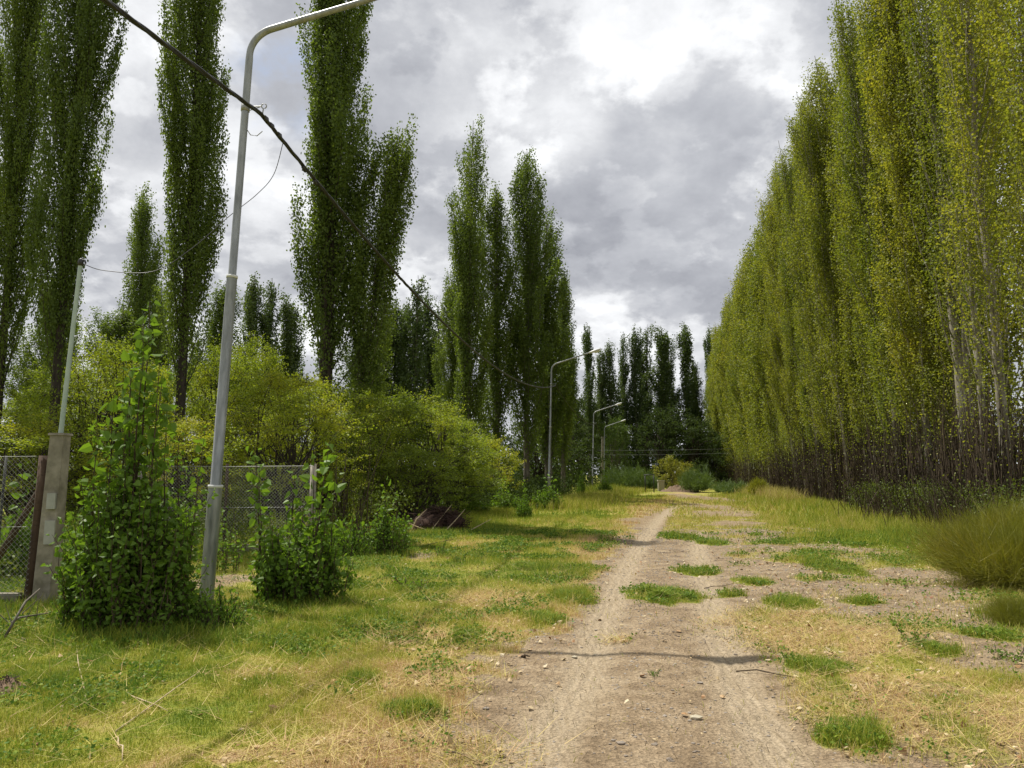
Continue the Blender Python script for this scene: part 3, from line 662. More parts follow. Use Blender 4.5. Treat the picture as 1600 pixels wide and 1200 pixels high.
far = [(382, 425, 80, 'distant poplar right of the nearest lamp pole, first of four small tips'), (411, 433, 82, 'distant poplar right of the nearest lamp pole, second of four small tips'),
       (436, 462, 84, 'thin distant poplar, third of the four small tips right of the lamp pole'), (457, 480, 86, 'distant poplar touching the broad one, last of the four small tips'),
       (612, 465, 80, 'distant poplar low behind the leaning poplar tip'), (646, 433, 78, 'distant poplar just left of the cable, tallest of that far group'),
       (668, 462, 82, 'distant poplar right beside the cable behind the thicket'), (688, 474, 84, 'distant poplar between the cable and the middle clump'),
       (594, 490, 78, 'distant poplar low between the leaning poplar and the broad one'), (628, 470, 88, 'small distant poplar left of the tallest one beside the cable'), (590, 520, 90, 'lowest distant poplar seen over the golden-green tree'),
       (893, 535, 100, 'far poplar half hidden by the second lamp pole'), (922, 505, 104, 'far poplar under the head of the second lamp'), (940, 545, 108, 'far short poplar right of the second lamp head'),
       (957, 535, 108, 'far thin poplar between the second lamp head and the dense far group'), (977, 517, 110, 'far poplar at the left of the dense far group'),
       (996, 508, 110, 'far poplar in the dense far group, second from its left'), (1012, 508, 113, 'thin far poplar left of the broad far one'), (1036, 512, 110, 'broad far poplar in the middle of the far end'),
       (1052, 518, 113, 'far poplar merging with the broad one on its right side'), (1078, 504, 108, 'tall far poplar near the right row, at the end of the track'), (1090, 560, 111, 'short far poplar under the last gap of sky'),
       (1117, 512, 135, 'dark far poplar peeking out behind the end of the right row')]
for j, (px, top, Y, lab) in enumerate(far):
    pop(pf[j % 4], px, Y, top, 22, lab, {1036: 1.3, 1078: 1.15, 382: 1.0}.get(px, (.95 if px < 800 else .76) + .08 * (j % 3)), 'distant poplars along the far field edge')
for px, Y, top in ((-130, 26, 0), (60, 48, 430), (330, 48, 440), (560, 62, 520), (170, 44, 480)):
    pop(pm[px % 3], px, Y, top, 21, {-130: 'tall poplar cut off by the left border of the view', 60: 'dark poplar seen through the gap between the two leftmost tall poplars',
        330: 'low poplar behind the nearest lamp pole, hardly above the thicket', 560: 'low poplar behind the trunk of the broad one', 170: 'dark poplar behind the thin pale pipe and its wire'}[px], 1.0, POPG)

# ------------------------------------------------------------------ the dense poplar row on the right
prs = [poplar(71 + i, 24, 1.2, 90, 19000, .08, 4.0, leaf='pop_right', bark='bark_pale', lower=.5, twigs=170, la=.6, jit=.17, r0=.15 + .03 * (i % 2), stems=1 + (i % 2), wob=.6) for i in range(3)]
pr = [poplar(81 + i, 24, 1.25, 150, 54000, .083, 2.6, leaf='pop_right', bark='bark_pale', lower=.95, twigs=130, la=.6, jit=.17, r0=.13 + .02 * (i % 3), stems=1 + (i % 2), wob=.5) for i in range(5)]
prf = [poplar(101 + i, 24, 1.4, 100, 19000, .14, 2.4, leaf='pop_right', bark='bark_pale', lower=.95, twigs=80, la=.6, jit=.24, r0=.18, stems=1 + (i % 2)) for i in range(4)]
R = np.random.RandomState(5)
ROW = 'poplars planted in the dense row on the right'
y = 15.0; i = 0
near_labels = ['nearest poplar of the right row, beyond the right edge of the view', 'poplar at the right border of the view, behind the olive bush', 'green poplar near the right border, one tree further along the row',
               'poplar with a thick pale trunk showing through thin leaves near the right edge', 'poplar beside the thick pale trunk, half bare low down', 'poplar with twin grey stems above the dark brushwood on the right',
               'poplar behind the dark brushwood, showing a narrow strip of sky beside it', 'poplar with a slim whitish trunk, left of the sky gaps in the row', 'yellowish poplar whose trunk stands just left of the dark brushwood']
while y < 128:
    k = i; x = treeX(y) + R.normal(0, .25) + 1.1
    pz = prs[i % 3] if y < 26.5 else (pr[i % 5] if y < 62 else prf[i % 4])
    Hh = 24.3 * R.uniform(.88, 1.08)
    if k < len(near_labels): lab = near_labels[k]
    elif y < 40: lab = 'slender yellow-green poplar in the near half of the dense right row'
    elif y < 70: lab = 'slender yellow-green poplar in the middle stretch of the dense right row'
    elif y < 118: lab = 'slender green poplar in the far stretch of the dense right row'
    else: lab = 'poplar at the very far end of the right row beside the gap of sky'
    place(pz, 'poplar_tree', (x, y, gzf(x, y) - .03), lab, 'poplar tree', ROW, R.rand() * 6.28, (R.uniform(.85, 1.15),) * 2 + (Hh / 24,), (R.normal(0, .008), R.normal(-.012, .012)))
    y += R.uniform(1.25, 1.75) * (1 if y < 70 else 1.25); i += 1
y = 29.0; i = 0
while y < 80:
    x = treeX(y) + 4.0 + R.normal(0, .3)
    place(prf[i % 4], 'poplar_tree', (x, y, 0), 'poplar of the second line, showing through gaps behind the right row', 'poplar tree', 'poplars of the second line behind the right row', R.rand() * 6.28, (1.1, 1.1, R.uniform(.85, .98)))
    y += R.uniform(3.2, 4.4); i += 1

# ------------------------------------------------------------------ thicket of low trees on the left
bt = [broad(201 + i, 5.5, 2.7, 64, 24000, .075, stems=4 + i % 2) for i in range(4)]
btf = [broad(221 + i, 5.5, 2.7, 50, 10000, .12, leaf='thicket', stems=4) for i in range(2)]
THG = 'low trees of the thicket on the left'
thick = [(20, 20, 640, 0, 'low yellow-green tree at the left edge behind the mesh fence', 1.0), (105, 25, 560, 1, 'low tree behind the concrete post and pipe', 1.0), (165, 23, 520, 2, 'yellowish low tree behind the tall leafy suckers', .9),
         (245, 29, 555, 3, 'low tree left of the narrow poplar trunk', 1.0), (345, 27, 528, 0, 'golden-topped low tree just right of the nearest lamp pole', .8), (395, 33, 520, 2, 'low tree with a tapering top behind the fence, farther back', .8),
         (435, 22, 575, 1, 'arching low tree above the mesh fence', .95), (510, 24.5, 580, 3, 'low tree around the trunks of the broad and leaning poplars', .85), (590, 28, 588, 2, 'bright golden-green low tree right of the leaning poplar', .9),
         (660, 29, 612, 0, 'wide low tree above the brush pile', 1.05), (716, 32, 648, 1, 'low tree at the right shoulder of the thicket', .75), (768, 40, 680, 3, 'small tree at the right end of the thicket', .6),
         (640, 25, 690, 3, 'green bushy low tree right behind the brush pile', .7), (715, 30, 710, 2, 'dark rounded low tree right of the brush pile', .65), (60, 30, 600, 3, 'low tree in the gap between the two leftmost poplars', 1.0),
         (300, 22, 650, 2, 'low tree behind the mesh fence, left of the lamp pole', .7), (560, 38, 610, 1, 'low tree farther back behind the leaning poplar', 1.0), (480, 40, 600, 0, 'low tree farther back behind the arching one', 1.2)]
for px, Y, top, k, lab, ws in thick:
    b = P(px, HOR, Y); H = P(px, top, Y)[2]
    place(bt[k] if Y < 36 else btf[k % 2], 'thicket_tree', (b[0], Y, gzf(b[0], Y)), lab, 'low tree', THG, rng.rand() * 6.28, (ws * .95, ws * .95, H / 6.0))
# dark broadleaf trees at the far end, and the light green tree by the farthest lamps
dk = [broad(241 + i, 9, 4.5, 60, 9000, .24, leaf='dark', stems=3, sig=.8, rs=.16, low=.12) for i in range(3)]
dark = [(880, 88, 640, 'dark round tree at the left of the far end'), (905, 112, 628, 'dark tree behind the farthest lamps'), (950, 114, 625, 'dark tree between the far lamps and the far poplars'),
        (1005, 112, 632, 'dark tree in the middle of the far end of the track'), (1040, 100, 640, 'dark spreading tree under the broad far poplar'), (1075, 98, 652, 'dark tree right of the track end, under the tall far poplar'),
        (1105, 104, 680, 'dark low tree where the right row ends'), (840, 75, 660, 'dark tree behind the foot of the middle poplar clump'), (1135, 112, 660, 'dark tree hidden behind the end of the right row')]
for j, (px, Y, top, lab) in enumerate(dark):
    b = P(px, HOR, Y); H = P(px, top, Y)[2]
    place(dk[j % 3], 'dark_tree', (b[0], Y, 0), lab, 'tree', 'dark trees closing the far end of the track', rng.rand() * 6.28, (1, 1, H / 9.2))
wl_ = broad(261, 7.2, 2.6, 60, 14000, .13, leaf='willow', bark='bark', stems=3, flat=1.2, low=.08, sig=.45)
b = P(972, HOR, 84); place(wl_, 'willow_tree', (P(964, HOR, 103)[0], 103, 0), 'light green drooping tree beside the two farthest lamps', 'tree', sc=(1.05, 1.05, 1.22))
ft = [feather(271 + i, 2.4, 2.1, 900, 'feather', 10, 1.3, .018, 7) for i in range(2)]
for px, Y, top, k, lab, ws, name in ((975, 74, 722, 0, 'feathery green bush on the left of the track end', 1.0, 'shrub'), (1085, 72, 725, 1, 'feathery green bush on the right of the track end', .95, 'shrub'),
                               (1140, 66, 748, 0, 'grey-green feathery bush at the foot of the right row', .75, 'shrub'), (1005, 78, 730, 1, 'dull green bush behind the dark metal frame', 1.0, 'shrub')):
    b = P(px, HOR, Y); H = P(px, top, Y)[2]
    place(ft[k], name, (b[0], Y, 0), lab, 'bush', 'feathery bushes at the end of the track', rng.rand() * 6, (ws, ws, H / 2.5))
gt = broad(281, 2.8, 1.6, 40, 5000, .13, leaf='golden', bark='twig', stems=5, low=.1, sig=.3, rs=.03)
for px, Y, top, lab, ws in ((1047, 80, 714, 'golden-green bush standing behind the small beige post'), (1068, 84, 722, 'golden-green bush between the beige post and the feathery bush')) and \
        ((1047, 80, 714, 'golden-green bush standing behind the small beige post', 1.0), (1070, 84, 724, 'smaller golden-green bush between the beige post and a feathery bush', .8)):
    b = P(px, HOR, Y); H = P(px, top, Y)[2]
    place(gt, 'golden_bush', (b[0], Y, 0), lab, 'bush', 'golden bushes at the end of the track', px, (ws, ws, H / 2.9))

# ------------------------------------------------------------------ undergrowth masses
R = np.random.RandomState(77)
g = Geo()
def mass(g, x, y, zc, n, s, leafsz, mati, sz=.5):
    m_ = len(x); c = np.stack([x, y, gz(x, y) + zc], 1); k = n // m_
    idx = np.repeat(np.arange(m_), k); p_ = c[idx] + R.normal(0, 1, (len(idx), 3)) * [s, s, s * sz]; p_[:, 2] = np.abs(p_[:, 2])
    g.leaves(p_, leafsz * R.uniform(.6, 1.3, len(idx)), R=R, mat=mati, wid=.6, rnd=np.clip(np.repeat(R.rand(m_), k) * .6 + R.rand(len(idx)) * .4, 0, 1))
m_ = 420; y = R.uniform(19, 62, m_); xe = -2.6 + .10 * y - 7.2 * np.exp(-((y - 19) / 5.0) ** 2) * 0; x = (-.30 * (y - 18) * 0 + np.where(y < 30, -2.8 + (y - 20) * .12, -1.6 + (y - 30) * .135)) - R.rand(m_) ** .8 * (.62 * y)
mass(g, x, y, R.uniform(.2, 1.1, m_), 95000, .38, .085, 0)
m_ = 110; y = R.uniform(11, 19, m_); x = -5.6 - R.rand(m_) * (.40 * y) + .02 * y; mass(g, x, y, R.uniform(.1, .55, m_), 28000, .25, .06, 0)
for i in range(900):
    y0 = R.uniform(18.5, 45); x0 = (-3.4 + (y0 - 20) * .12) - R.rand() * .6 * y0; h = R.uniform(.8, 3.0); a = R.normal(0, .35, 2) * h * .6
    g.tube(np.array([[x0, y0, 0], [x0 + a[0] * .4, y0 + a[1] * .4, h * .55], [x0 + a[0], y0 + a[1], h]]), [.018, .011, .004], 3, 1)
tag(g.obj('undergrowth', [M['under'], M['twig']]), 'tangled undergrowth of leaves and twigs below the thicket', 'undergrowth', kind='stuff')
g = Geo()
y = R.uniform(17, 118, 900); x = treeX(y) + .6 + R.normal(0, .5, 900)
for x0, y0 in zip(x, y):
    h = R.uniform(1.0, 3.6); a = R.normal(0, .16, 2) * h
    g.tube(np.array([[x0, y0, 0], [x0 + a[0] * .4, y0 + a[1] * .4, h * .55], [x0 + a[0], y0 + a[1], h]]), [.022, .014, .004], 3, 1)
m_ = 200; y = R.uniform(16, 34, m_); x = treeX(y) - R.rand(m_) * 1.4 + .6; mass(g, x, y, R.uniform(.1, 1.3, m_), 16000, .3, .07, 0)
for i in range(500):
    y0 = R.uniform(19, 32); x0 = treeX(y0) - .7 + R.normal(0, .6); h = R.uniform(.5, 1.9); a = R.normal(0, .4, 2) * h
    g.tube(np.array([[x0, y0, 0], [x0 + a[0] * .5, y0 + a[1] * .5, h * .6], [x0 + a[0], y0 + a[1], h]]), [.014, .009, .003], 3, 1)
tag(g.obj('brushwood', [M['under'], M['twig']]), 'dark brown brushwood and shoots along the foot of the right row', 'undergrowth', kind='stuff')
g = Geo(); m_ = 900; y = R.uniform(62, 120, m_); x = -.9 * y + R.rand(m_) ** .7 * (.9 * y + np.where(y < 96, .115 * y - 1.0, .32 * y)); mass(g, x, y, R.uniform(.3, 1.9, m_), 42000, .9, .30, 0, .6)
m_ = 700; x = R.uniform(-120, 34, m_); y = 124 + R.normal(0, 3, m_) + np.abs(x) * .05; mass(g, x, y, R.uniform(.5, 8.0, m_), 30000, 1.1, .55, 0, .9)
m_ = 300; y = R.uniform(30, 130, m_); x = treeX(y) + 9 + R.rand(m_) * 5; mass(g, x, y, R.uniform(.5, 5.0, m_), 16000, 1.0, .35, 0, .9)
m_ = 130; y = R.uniform(36, 62, m_); x = np.interp(y, [36, 62], [.6, 4.6]) - R.rand(m_) * 5; mass(g, x, y, R.uniform(.2, 1.2, m_), 26000, .4, .12, 0)
tag(g.obj('far_woods', [M['dark'], M['twig']]), 'dark distant woods and hedges closing the view behind the poplars', 'woods', kind='stuff')
# tall grass fringes
g = Geo()
def fringe(n, fy, fx, h, dry, wd):
    y = fy(n); x = fx(y, n); g.blades(np.stack([x, y, gz(x, y)], 1), h * R.uniform(.5, 1.15, n), wd * (.5 + y / 40), R.uniform(.05, .55, n), np.clip(dry + R.normal(0, .1, n), 0, 1), R=R)
fringe(9000, lambda n: R.uniform(34, 76, n), lambda y, n: np.interp(y, [34, 50, 76], [2.2, 5.4, 12.0]) + R.normal(0, .9, n), .6, .50, .012)
fringe(4000, lambda n: R.uniform(60, 92, n), lambda y, n: np.interp(y, [50, 92], [5.0, 12.5]) + R.normal(0, .9, n), .9, .35, .014)
fringe(7000, lambda n: R.uniform(22, 34, n), lambda y, n: np.interp(y, [16, 32], [-3.2, .1]) + R.normal(-.8, .7, n), .28, .38, .010)
fringe(16000, lambda n: R.uniform(20, 85, n), lambda y, n: treeX(y) - .9 + R.normal(0, .8, n), .34, .5, .011)
for bx_, by_, rb, hb_, nb_ in ((195, 990, .95, .16, 2600), (468, 948, .75, .14, 1800), (603, 870, .7, .15, 1200), (60, 955, .8, .16, 1200), (1600, 975, .55, .16, 900), (688, 838, 1.0, .18, 1200)):
    c_ = G(bx_, by_); a_ = R.rand(nb_) * 6.28; q_ = rb * np.sqrt(R.rand(nb_)) * R.uniform(.5, 1.15, nb_); x = c_[0] + q_ * np.cos(a_); y = c_[1] + q_ * .8 * np.sin(a_)
    g.blades(np.stack([x, y, gz(x, y)], 1), hb_ * R.uniform(.4, 1.4, nb_), .005 * (1 + c_[1] / 14), R.uniform(.1, .85, nb_), np.clip(R.normal(.22, .14, nb_), 0, 1), R=R)
fringe(2500, lambda n: R.uniform(44, 62, n), lambda y, n: treeX(y) - 1.5 + R.normal(0, .6, n), .95, .68, .012)
tag(g.obj('tall_grass', M['grass']), 'tall uncut grass fringing both sides of the mown verge', 'grass', kind='stuff')

# ------------------------------------------------------------------ leafy sucker bushes in front
def bush(proto, px, py, lab, cat='bush', name='poplar_bush', group=None, rz=0, sc=(1, 1, 1)):
    q = G(px, py); return place(proto, name, (q[0], q[1], gzf(q[0], q[1]) - .01), lab, cat, group, rz, sc)
BG = 'leafy poplar sucker bushes on the left verge'
s1 = sucker(301, 1.95, .74, 115, tall=((.03, 3.65), (.0, 3.4), (-.16, 2.9), (.14, 2.75), (.5, 2.1), (-.36, 2.3), (.32, 2.4), (-.05, 3.1), (-.25, 2.6), (.22, 2.9), (.6, 2.2), (.06, 2.6), (-.1, 2.5)), ls=.072, side=5, Ry=.55, step=.038)
bush(s1, 195, 985, 'large dense leafy bush with a tall leafy shoot, between the concrete post and nearest lamp', group=BG)
s2 = sucker(302, 1.35, .66, 70, tall=((-.52, 2.05), (-.48, 1.8), (-.16, 1.7), (.16, 2.1), (.12, 1.95), (.35, 1.7)), ls=.072, side=5, Ry=.5, step=.038)
bush(s2, 468, 945, 'bright green leafy bush just right of the nearest lamp pole', group=BG)
s3 = sucker(303, 1.15, .52, 55, tall=((.0, 1.55), (.2, 1.3)), ls=.07, side=2, step=.05)
bush(s3, 603, 868, 'small leafy bush left of the brush pile', group=BG)
s4 = sucker(304, .55, .4, 40, ls=.055, side=3, step=.04)
bush(s4, 545, 872, 'low leafy bush tucked behind the bright green one', group=BG, sc=(1.2, 1.2, 1.6))
s5 = sucker(305, .9, .4, 16, tall=((0, 1.2),), ls=.06, side=2, step=.05)
bush(s5, 345, 895, 'loose leafy plant right behind the nearest lamp pole', group=BG)
bush(s4, 335, 985, 'low leafy plant at the foot of the nearest lamp pole', group=BG, sc=(.8, .7, .95))
bush(s4, 302, 975, 'low leafy plant touching the left of the nearest lamp foot', group=BG, sc=(.5, .5, .8), rz=2)
s6 = sucker(306, 1.5, .8, 60, tall=((0, 2.3), (.3, 1.9)), ls=.11, side=3, step=.08)
bush(s6, 855, 798, 'leafy bush growing round the foot of the second lamp', group=BG, sc=(.85, .85, .8))
bush(s6, 820, 812, 'thin leafy shoots left of the second lamp foot', group=BG, sc=(.45, .45, .62), rz=1.4)
bush(s6, 790, 800, 'leafy bush at the end of the thicket, left of the second lamp', group=BG, sc=(.9, .9, .7), rz=2.4)
bush(s6, 735, 806, 'leafy bush right of the brush pile, before the thicket', group=BG, sc=(1.0, 1.0, .55), rz=3)
bush(s6, 945, 775, 'leafy bush between the second and third lamps', group=BG, sc=(.9, .9, .9), rz=5)
bush(s6, 908, 775, 'slim leafy shoots right of the second lamp', group=BG, sc=(.5, .5, 1.1), rz=5)
bush(s6, 22, 905, 'green leafy bush seen through the near chain-link fence', group=BG, sc=(.9, .6, .8), rz=1)
bush(s6, 668, 800, 'leafy bush in the shade behind and above the brush pile', group=BG, sc=(1.1, .9, .7), rz=3.3)
s7 = sucker(307, .26, .16, 9, ls=.035, side=1, step=.03)
WG = 'small weeds on the verges'
bush(s7, 640, 922, 'small leafy weed in the mown grass right of the bright green bush', 'weed', 'weed', WG, sc=(1.6, 1.3, 1.0))
bush(s7, 620, 915, 'tiny pale weed just left of a leafy weed in the mown grass', 'weed', 'weed', WG, sc=(.6, .6, .9), rz=1)
bush(s7, 688, 872, 'thin seedling standing alone in the mown grass', 'weed', 'weed', WG, sc=(.8, .8, 1.6), rz=2)
bush(s7, 718, 882, 'low seedling right of the thin one in the mown grass', 'weed', 'weed', WG, sc=(.8, .8, 1.0), rz=3)
bush(s7, 240, 1005, 'pale thin weed sprouting before the large dense bush', 'weed', 'weed', WG, sc=(.9, .5, .9), rz=4)
bush(s7, 1425, 1012, 'straggly weed on bare earth at the right', 'weed', 'weed', WG, sc=(1.1, .8, .9), rz=5)
bush(s7, 1578, 1040, 'green weed at the right border of the view', 'weed', 'weed', WG, sc=(.9, .8, .7), rz=2.5)
bush(s7, 1022, 1056, 'tiny sprig between the wheel tracks', 'weed', 'weed', WG, sc=(.3, .3, .35), rz=2.5)
bush(s7, 1290, 905, 'faint stalk standing right of the small green tuft', 'weed', 'weed', WG, sc=(.6, .6, .8), rz=.5)
# low green tufts on the track
def tuft(seed):
    R = np.random.RandomState(seed); C = Geo()
    lob = [(R.uniform(-.75, .75), R.uniform(-.6, .6), R.uniform(.18, .5), R.uniform(.5, 1.1)) for _ in range(9)] + [(0, 0, .5, 1)]
    def pts(n):
        q = R.randint(0, len(lob), n); L_ = np.array(lob)[q]; r_ = np.abs(R.normal(0, .82, n)); a = R.rand(n) * 6.28
        return np.stack([L_[:, 0] + r_ * L_[:, 2] * np.cos(a), L_[:, 1] + r_ * L_[:, 2] * np.sin(a), np.zeros(n)], 1), L_[:, 3] * np.clip(1.15 - .6 * r_, .25, 1.2), q
    p_, h_, q = pts(3600); dq = R.uniform(.08, .3, len(lob))
    C.blades(p_, h_ * R.uniform(.3, .9, len(p_)), .032, R.uniform(.2, .95, len(p_)), np.clip(dq[q] + R.normal(0, .07, len(p_)), 0, 1), R=R)
    p_, h_, q = pts(2600); p_[:, 2] = h_ * R.uniform(.05, .7, len(p_))
    C.leaves(p_, R.uniform(.04, .10, len(p_)), up=.1, R=R, wid=.5, dry=dq[q])
    return C.mesh('leaves', [M['grass']])
tm = [tuft(5), tuft(6), tuft(7)]
tl = ['large green tuft in the middle of the track between the wheel tracks', 'green tuft on the left edge of the track, level with the big middle tuft', 'green tuft on the left edge, nearest below its bigger neighbour',
      'isolated green tuft in straw left of the track', 'broad low green tuft at the left edge near the bottom of the view', 'flat green tuft on the track behind the big middle tuft',
      'small green tuft right of the flat one on the right wheel track', 'green tuft beside straw, right of the right wheel track', 'green tuft on bare earth at the right, farthest of the right ones',
      'dark green spreading tuft on bare earth near the right border', 'green tuft in straw at the lower right', 'green tuft on the left verge edge, farther along', 'green tuft left of the one on the farther verge edge',
      'small far green tuft right of the track', 'flat far green tuft across the track centre', 'thin flat green strip on the right wheel track', 'green tuft at the leafy weed in the mown grass', 'small tuft in dry grass at the lower left',
      'wide pale tuft in the straw right of the track', 'green strip beside the olive bush', 'thin green strip on bare earth at the right']
for j, ((px, py, rx, ry), lab) in enumerate(zip(TUFTS, tl)):
    cx_, cy_, ax, ay = ell(px, py, rx, ry); hgt = {0: .17, 1: .15, 2: .12, 4: .11}.get(j, .09)
    if j in (15, 16, 20): hgt = .04
    o = tag(bpy.data.objects.new('grass_tuft', tm[j % 3]), lab, 'tuft', 'green tufts on and beside the track'); COL.objects.link(o)
    o.location = (cx_, cy_, gzf(cx_, cy_)); o.scale = (ax * .78, max(ay, .1) * .75, hgt); 
# olive broom bush at the right border
ob = feather(311, 1.1, 1.1, 2400, 'olive', 12, 1.3, .003, 9)
q = G(1575, 925); place(ob, 'broom_bush', (q[0] + .45, q[1] + .5, gzf(q[0], q[1])), 'olive feathery bush at the right border of the view', 'bush', 'olive feathery bushes at the right', sc=(.8, 1.1, .85))
q = G(1575, 925)
place(ob, 'broom_bush', (q[0] + 1.6, q[1] + 2.6, 0), 'olive feathery bush behind the nearer one at the right border', 'bush', 'olive feathery bushes at the right', 2.0, sc=(1.1, 1.2, 1.0))
q = G(1600, 985); place(ob, 'broom_bush', (q[0] + .1, q[1], 0), 'low sprawling olive bush below the larger one, cut by the right border', 'bush', 'olive feathery bushes at the right', 4.0, sc=(.4, .4, .3))
gb2 = feather(312, .9, .55, 1400, 'golden', 8, .5, .010)
q = G(1185, 778); place(gb2, 'golden_bush', (q[0], q[1], 0), 'small golden upright bush in the grass before the right row', 'bush', sc=(1.3, 1.3, 1.4))

# ------------------------------------------------------------------ street lamps, cable
def street_lamp(base, lab, lean=.03, H=7.78, detail=True, arm=1.95, pillar=False):
    t = thing('street_lamp', base, lab, 'street lamp', 'street lamps along the left verge'); t.rotation_euler = (0, lean, 0)
    sd = 20 if detail else 8
    g = Geo(); z1, z2 = 1.50, 4.30
    pts = [(0, 0, -.1), (0, 0, z1 - .03), (0, 0, z1 + .012), (0, 0, z1 + .03), (0, 0, z2 - .02), (0, 0, z2 + .012), (0, 0, z2 + .03), (0, 0, H - .35)]
    g.tube(pts, [.088, .088, .088, .068, .068, .068, .052, .050], sd); g.obj('pole', M['galv'], t)
    for z, r_ in ((z1 + .005, .094), (z2 + .004, .074)):
        g = Geo(); g.tube([(0, 0, z - .022), (0, 0, z + .016)], r_, sd, cap=True); g.obj('collar', M['head'], t)
    g = Geo(); n = 12; a = np.linspace(0, 1, n) * math.radians(70); rb = .42
    ap = [(0, 0, H - .36)] + [(rb * (1 - math.cos(q)), 0, H - .3 + rb * math.sin(q)) for q in a]
    e_ = np.array(ap[-1]); d = np.array([math.sin(a[-1]), 0, math.cos(a[-1])]); ap += list(e_ + d[None] * np.linspace(.2, arm, 5)[:, None])
    g.tube(ap, np.concatenate([[.05], np.full(n, .0465), np.linspace(.046, .036, 5)]), sd); g.obj('arm', M['galv'], t)
    tip = e_ + d * arm
    g = Geo(); hs = [(-.05, .045, .04), (.05, .075, .055), (.22, .13, .075), (.42, .145, .08), (.6, .11, .065), (.68, .05, .03)]
    V = []; sN = 12
    for (l_, w_, h_) in hs:
        for k in range(sN):
            q = 2 * math.pi * k / sN; V.append(tip + d * l_ + np.array([-d[2], 0, d[0]]) * math.sin(q) * h_ + np.array([0, 1, 0]) * math.cos(q) * w_)
    i = np.arange(len(hs) - 1)[:, None] * sN; j = np.arange(sN)[None]
    g.add(V, [np.stack([i + j, i + (j + 1) % sN, i + sN + (j + 1) % sN, i + sN + j], -1).reshape(-1, 4), np.arange(sN)[None][:, ::-1], (np.arange(sN) + (len(hs) - 1) * sN)[None]]); g.obj('lamp_head', M['head'], t)
    g = Geo(); c = tip + d * .42 - np.array([-d[2], 0, d[0]]) * .05; V = []
    for (s_, dz) in ((1.0, 0), (.85, -.05), (.5, -.085)):
        for k in range(12): q = 2 * math.pi * k / 12; V.append(c + d * math.cos(q) * .17 * s_ + np.array([0, 1, 0]) * math.sin(q) * .11 * s_ + np.array([-d[2], 0, d[0]]) * dz)
    i = np.arange(2)[:, None] * 12; j = np.arange(12)[None]
    g.add(V, [np.stack([i + j, i + (j + 1) % 12, i + 12 + (j + 1) % 12, i + 12 + j], -1).reshape(-1, 4), (np.arange(12) + 24)[None]]); g.obj('lens', M['lens'], t)
    g = Geo(); hb = 6.7
    g.tube([(0, 0, hb - .05), (0, 0, hb + .05)], .06, 12, cap=True)
    g.tube([(.05, 0, hb + .02), (.22, 0, hb + .03)], .008, 5); g.tube([(.05, 0, hb - .04), (.12, 0, hb - .01), (.20, 0, hb + .02)], .006, 5)
    an = np.linspace(0, 2 * np.pi, 13); g.tube(np.stack([.255 + .035 * np.cos(an), 0 * an, hb + .035 + .035 * np.sin(an)], 1), .008, 5)
    g.tube([(.25, 0, hb), (.245, 0, hb - .07)], .009, 5)
    if detail: g.tube([(.05, 0, hb - .32), (.10, .0, hb - .39), (.19, 0, hb - .40), (.26, 0, hb - .33)], .006, 5)
    g.obj('cable_bracket', M['wire'] if detail else M['galv'], t)
    return t
LB = [G(322, 945), None, None, None]
LB[0] = np.array([P(322, 945, LB[0][1])[0], LB[0][1], 0]); LY = [LB[0][1], 42.0, 74.0, 97.0]
for k, (px, Y) in enumerate(((857, 42.0), (925.5, 74.0), (944, 97.0))): b = P(px, HOR + 15, Y); LB[k + 1] = np.array([b[0], Y, 0])
labs = ['nearest tall street lamp pole rising beside the leafy bushes', 'second street lamp, standing before the middle poplar clump', 'third street lamp, smaller, before the dark trees', 'farthest street lamp, its arm rising behind a concrete pillar']
for k in range(4): street_lamp(LB[k], labs[k], lean=(.033, .028, .03, .02)[k], detail=k == 0)
def att(k): return LB[k] + np.array([.24 + .03 * 6.6, 0, 6.61])
A0 = att(0); A1 = att(1)
g = Geo()
def cat(a, b, sag, n=26):
    t = np.linspace(0, 1, n)[:, None]; q = a * (1 - t) + b * t; q[:, 2] -= (sag * 4 * t * (1 - t))[:, 0]; return q
Am = A0 + np.array([-6.9, -28, .1]); 
c1 = cat(A0, A1, 1.3, 60); c0 = cat(Am, A0, .45, 60)
def twist(g, path, r_, off, turns, mat=0):
    n = len(path) * 3; t = np.linspace(0, len(path) - 1, n); pt = np.stack([np.interp(t, np.arange(len(path)), path[:, j]) for j in range(3)], 1)
    tg = nrm(np.gradient(pt, axis=0)); a = nrm(np.cross(tg, [0, 0, 1.0])); b = np.cross(tg, a)
    s = np.concatenate([[0], np.cumsum(np.linalg.norm(np.diff(pt, axis=0), axis=1))]) * turns
    for ph in (0, 2.09, 4.19): g.tube(pt + off * (np.cos(s + ph)[:, None] * a + np.sin(s + ph)[:, None] * b), r_, 6, mat)
twist(g, np.concatenate([c0, c1[1:]]), .017, .015, 5.0)
for t_ in (.004, .009, .016): # clamps and joints by the nearest pole
    q = np.array([np.interp(t_ * 59, np.arange(60), c1[:, j]) for j in range(3)])
    for s_ in range(3): g.tube([q + [0, -.05, -.01 + .02 * s_], q + [.015, .05, .0 + .02 * s_]], .024 - .004 * s_, 7, 0, True)
for Yq in (1.35, 1.75):
    k_ = (Yq) / (A1[1] - A0[1]); q = A0 * (1 - k_) + A1 * k_ - np.array([0, 0, 1.3 * 4 * k_ * (1 - k_)])
    g.tube([q + [-.01, -.09, -.02], q + [.0, .03, -.045]], .026, 7, 0, True); g.tube([q + [0, -.05, -.01], q + [-.02, -.06, -.07]], .014, 6, 0, True)
cab = g.obj('overhead_cable', M['cable']); tag(cab, 'thick black twisted cable slung from lamp to lamp', 'cable')
g = Geo(); 
for k in (1, 2): twist(g, cat(att(k), att(k + 1), .7, 24), .012, .011, 3)
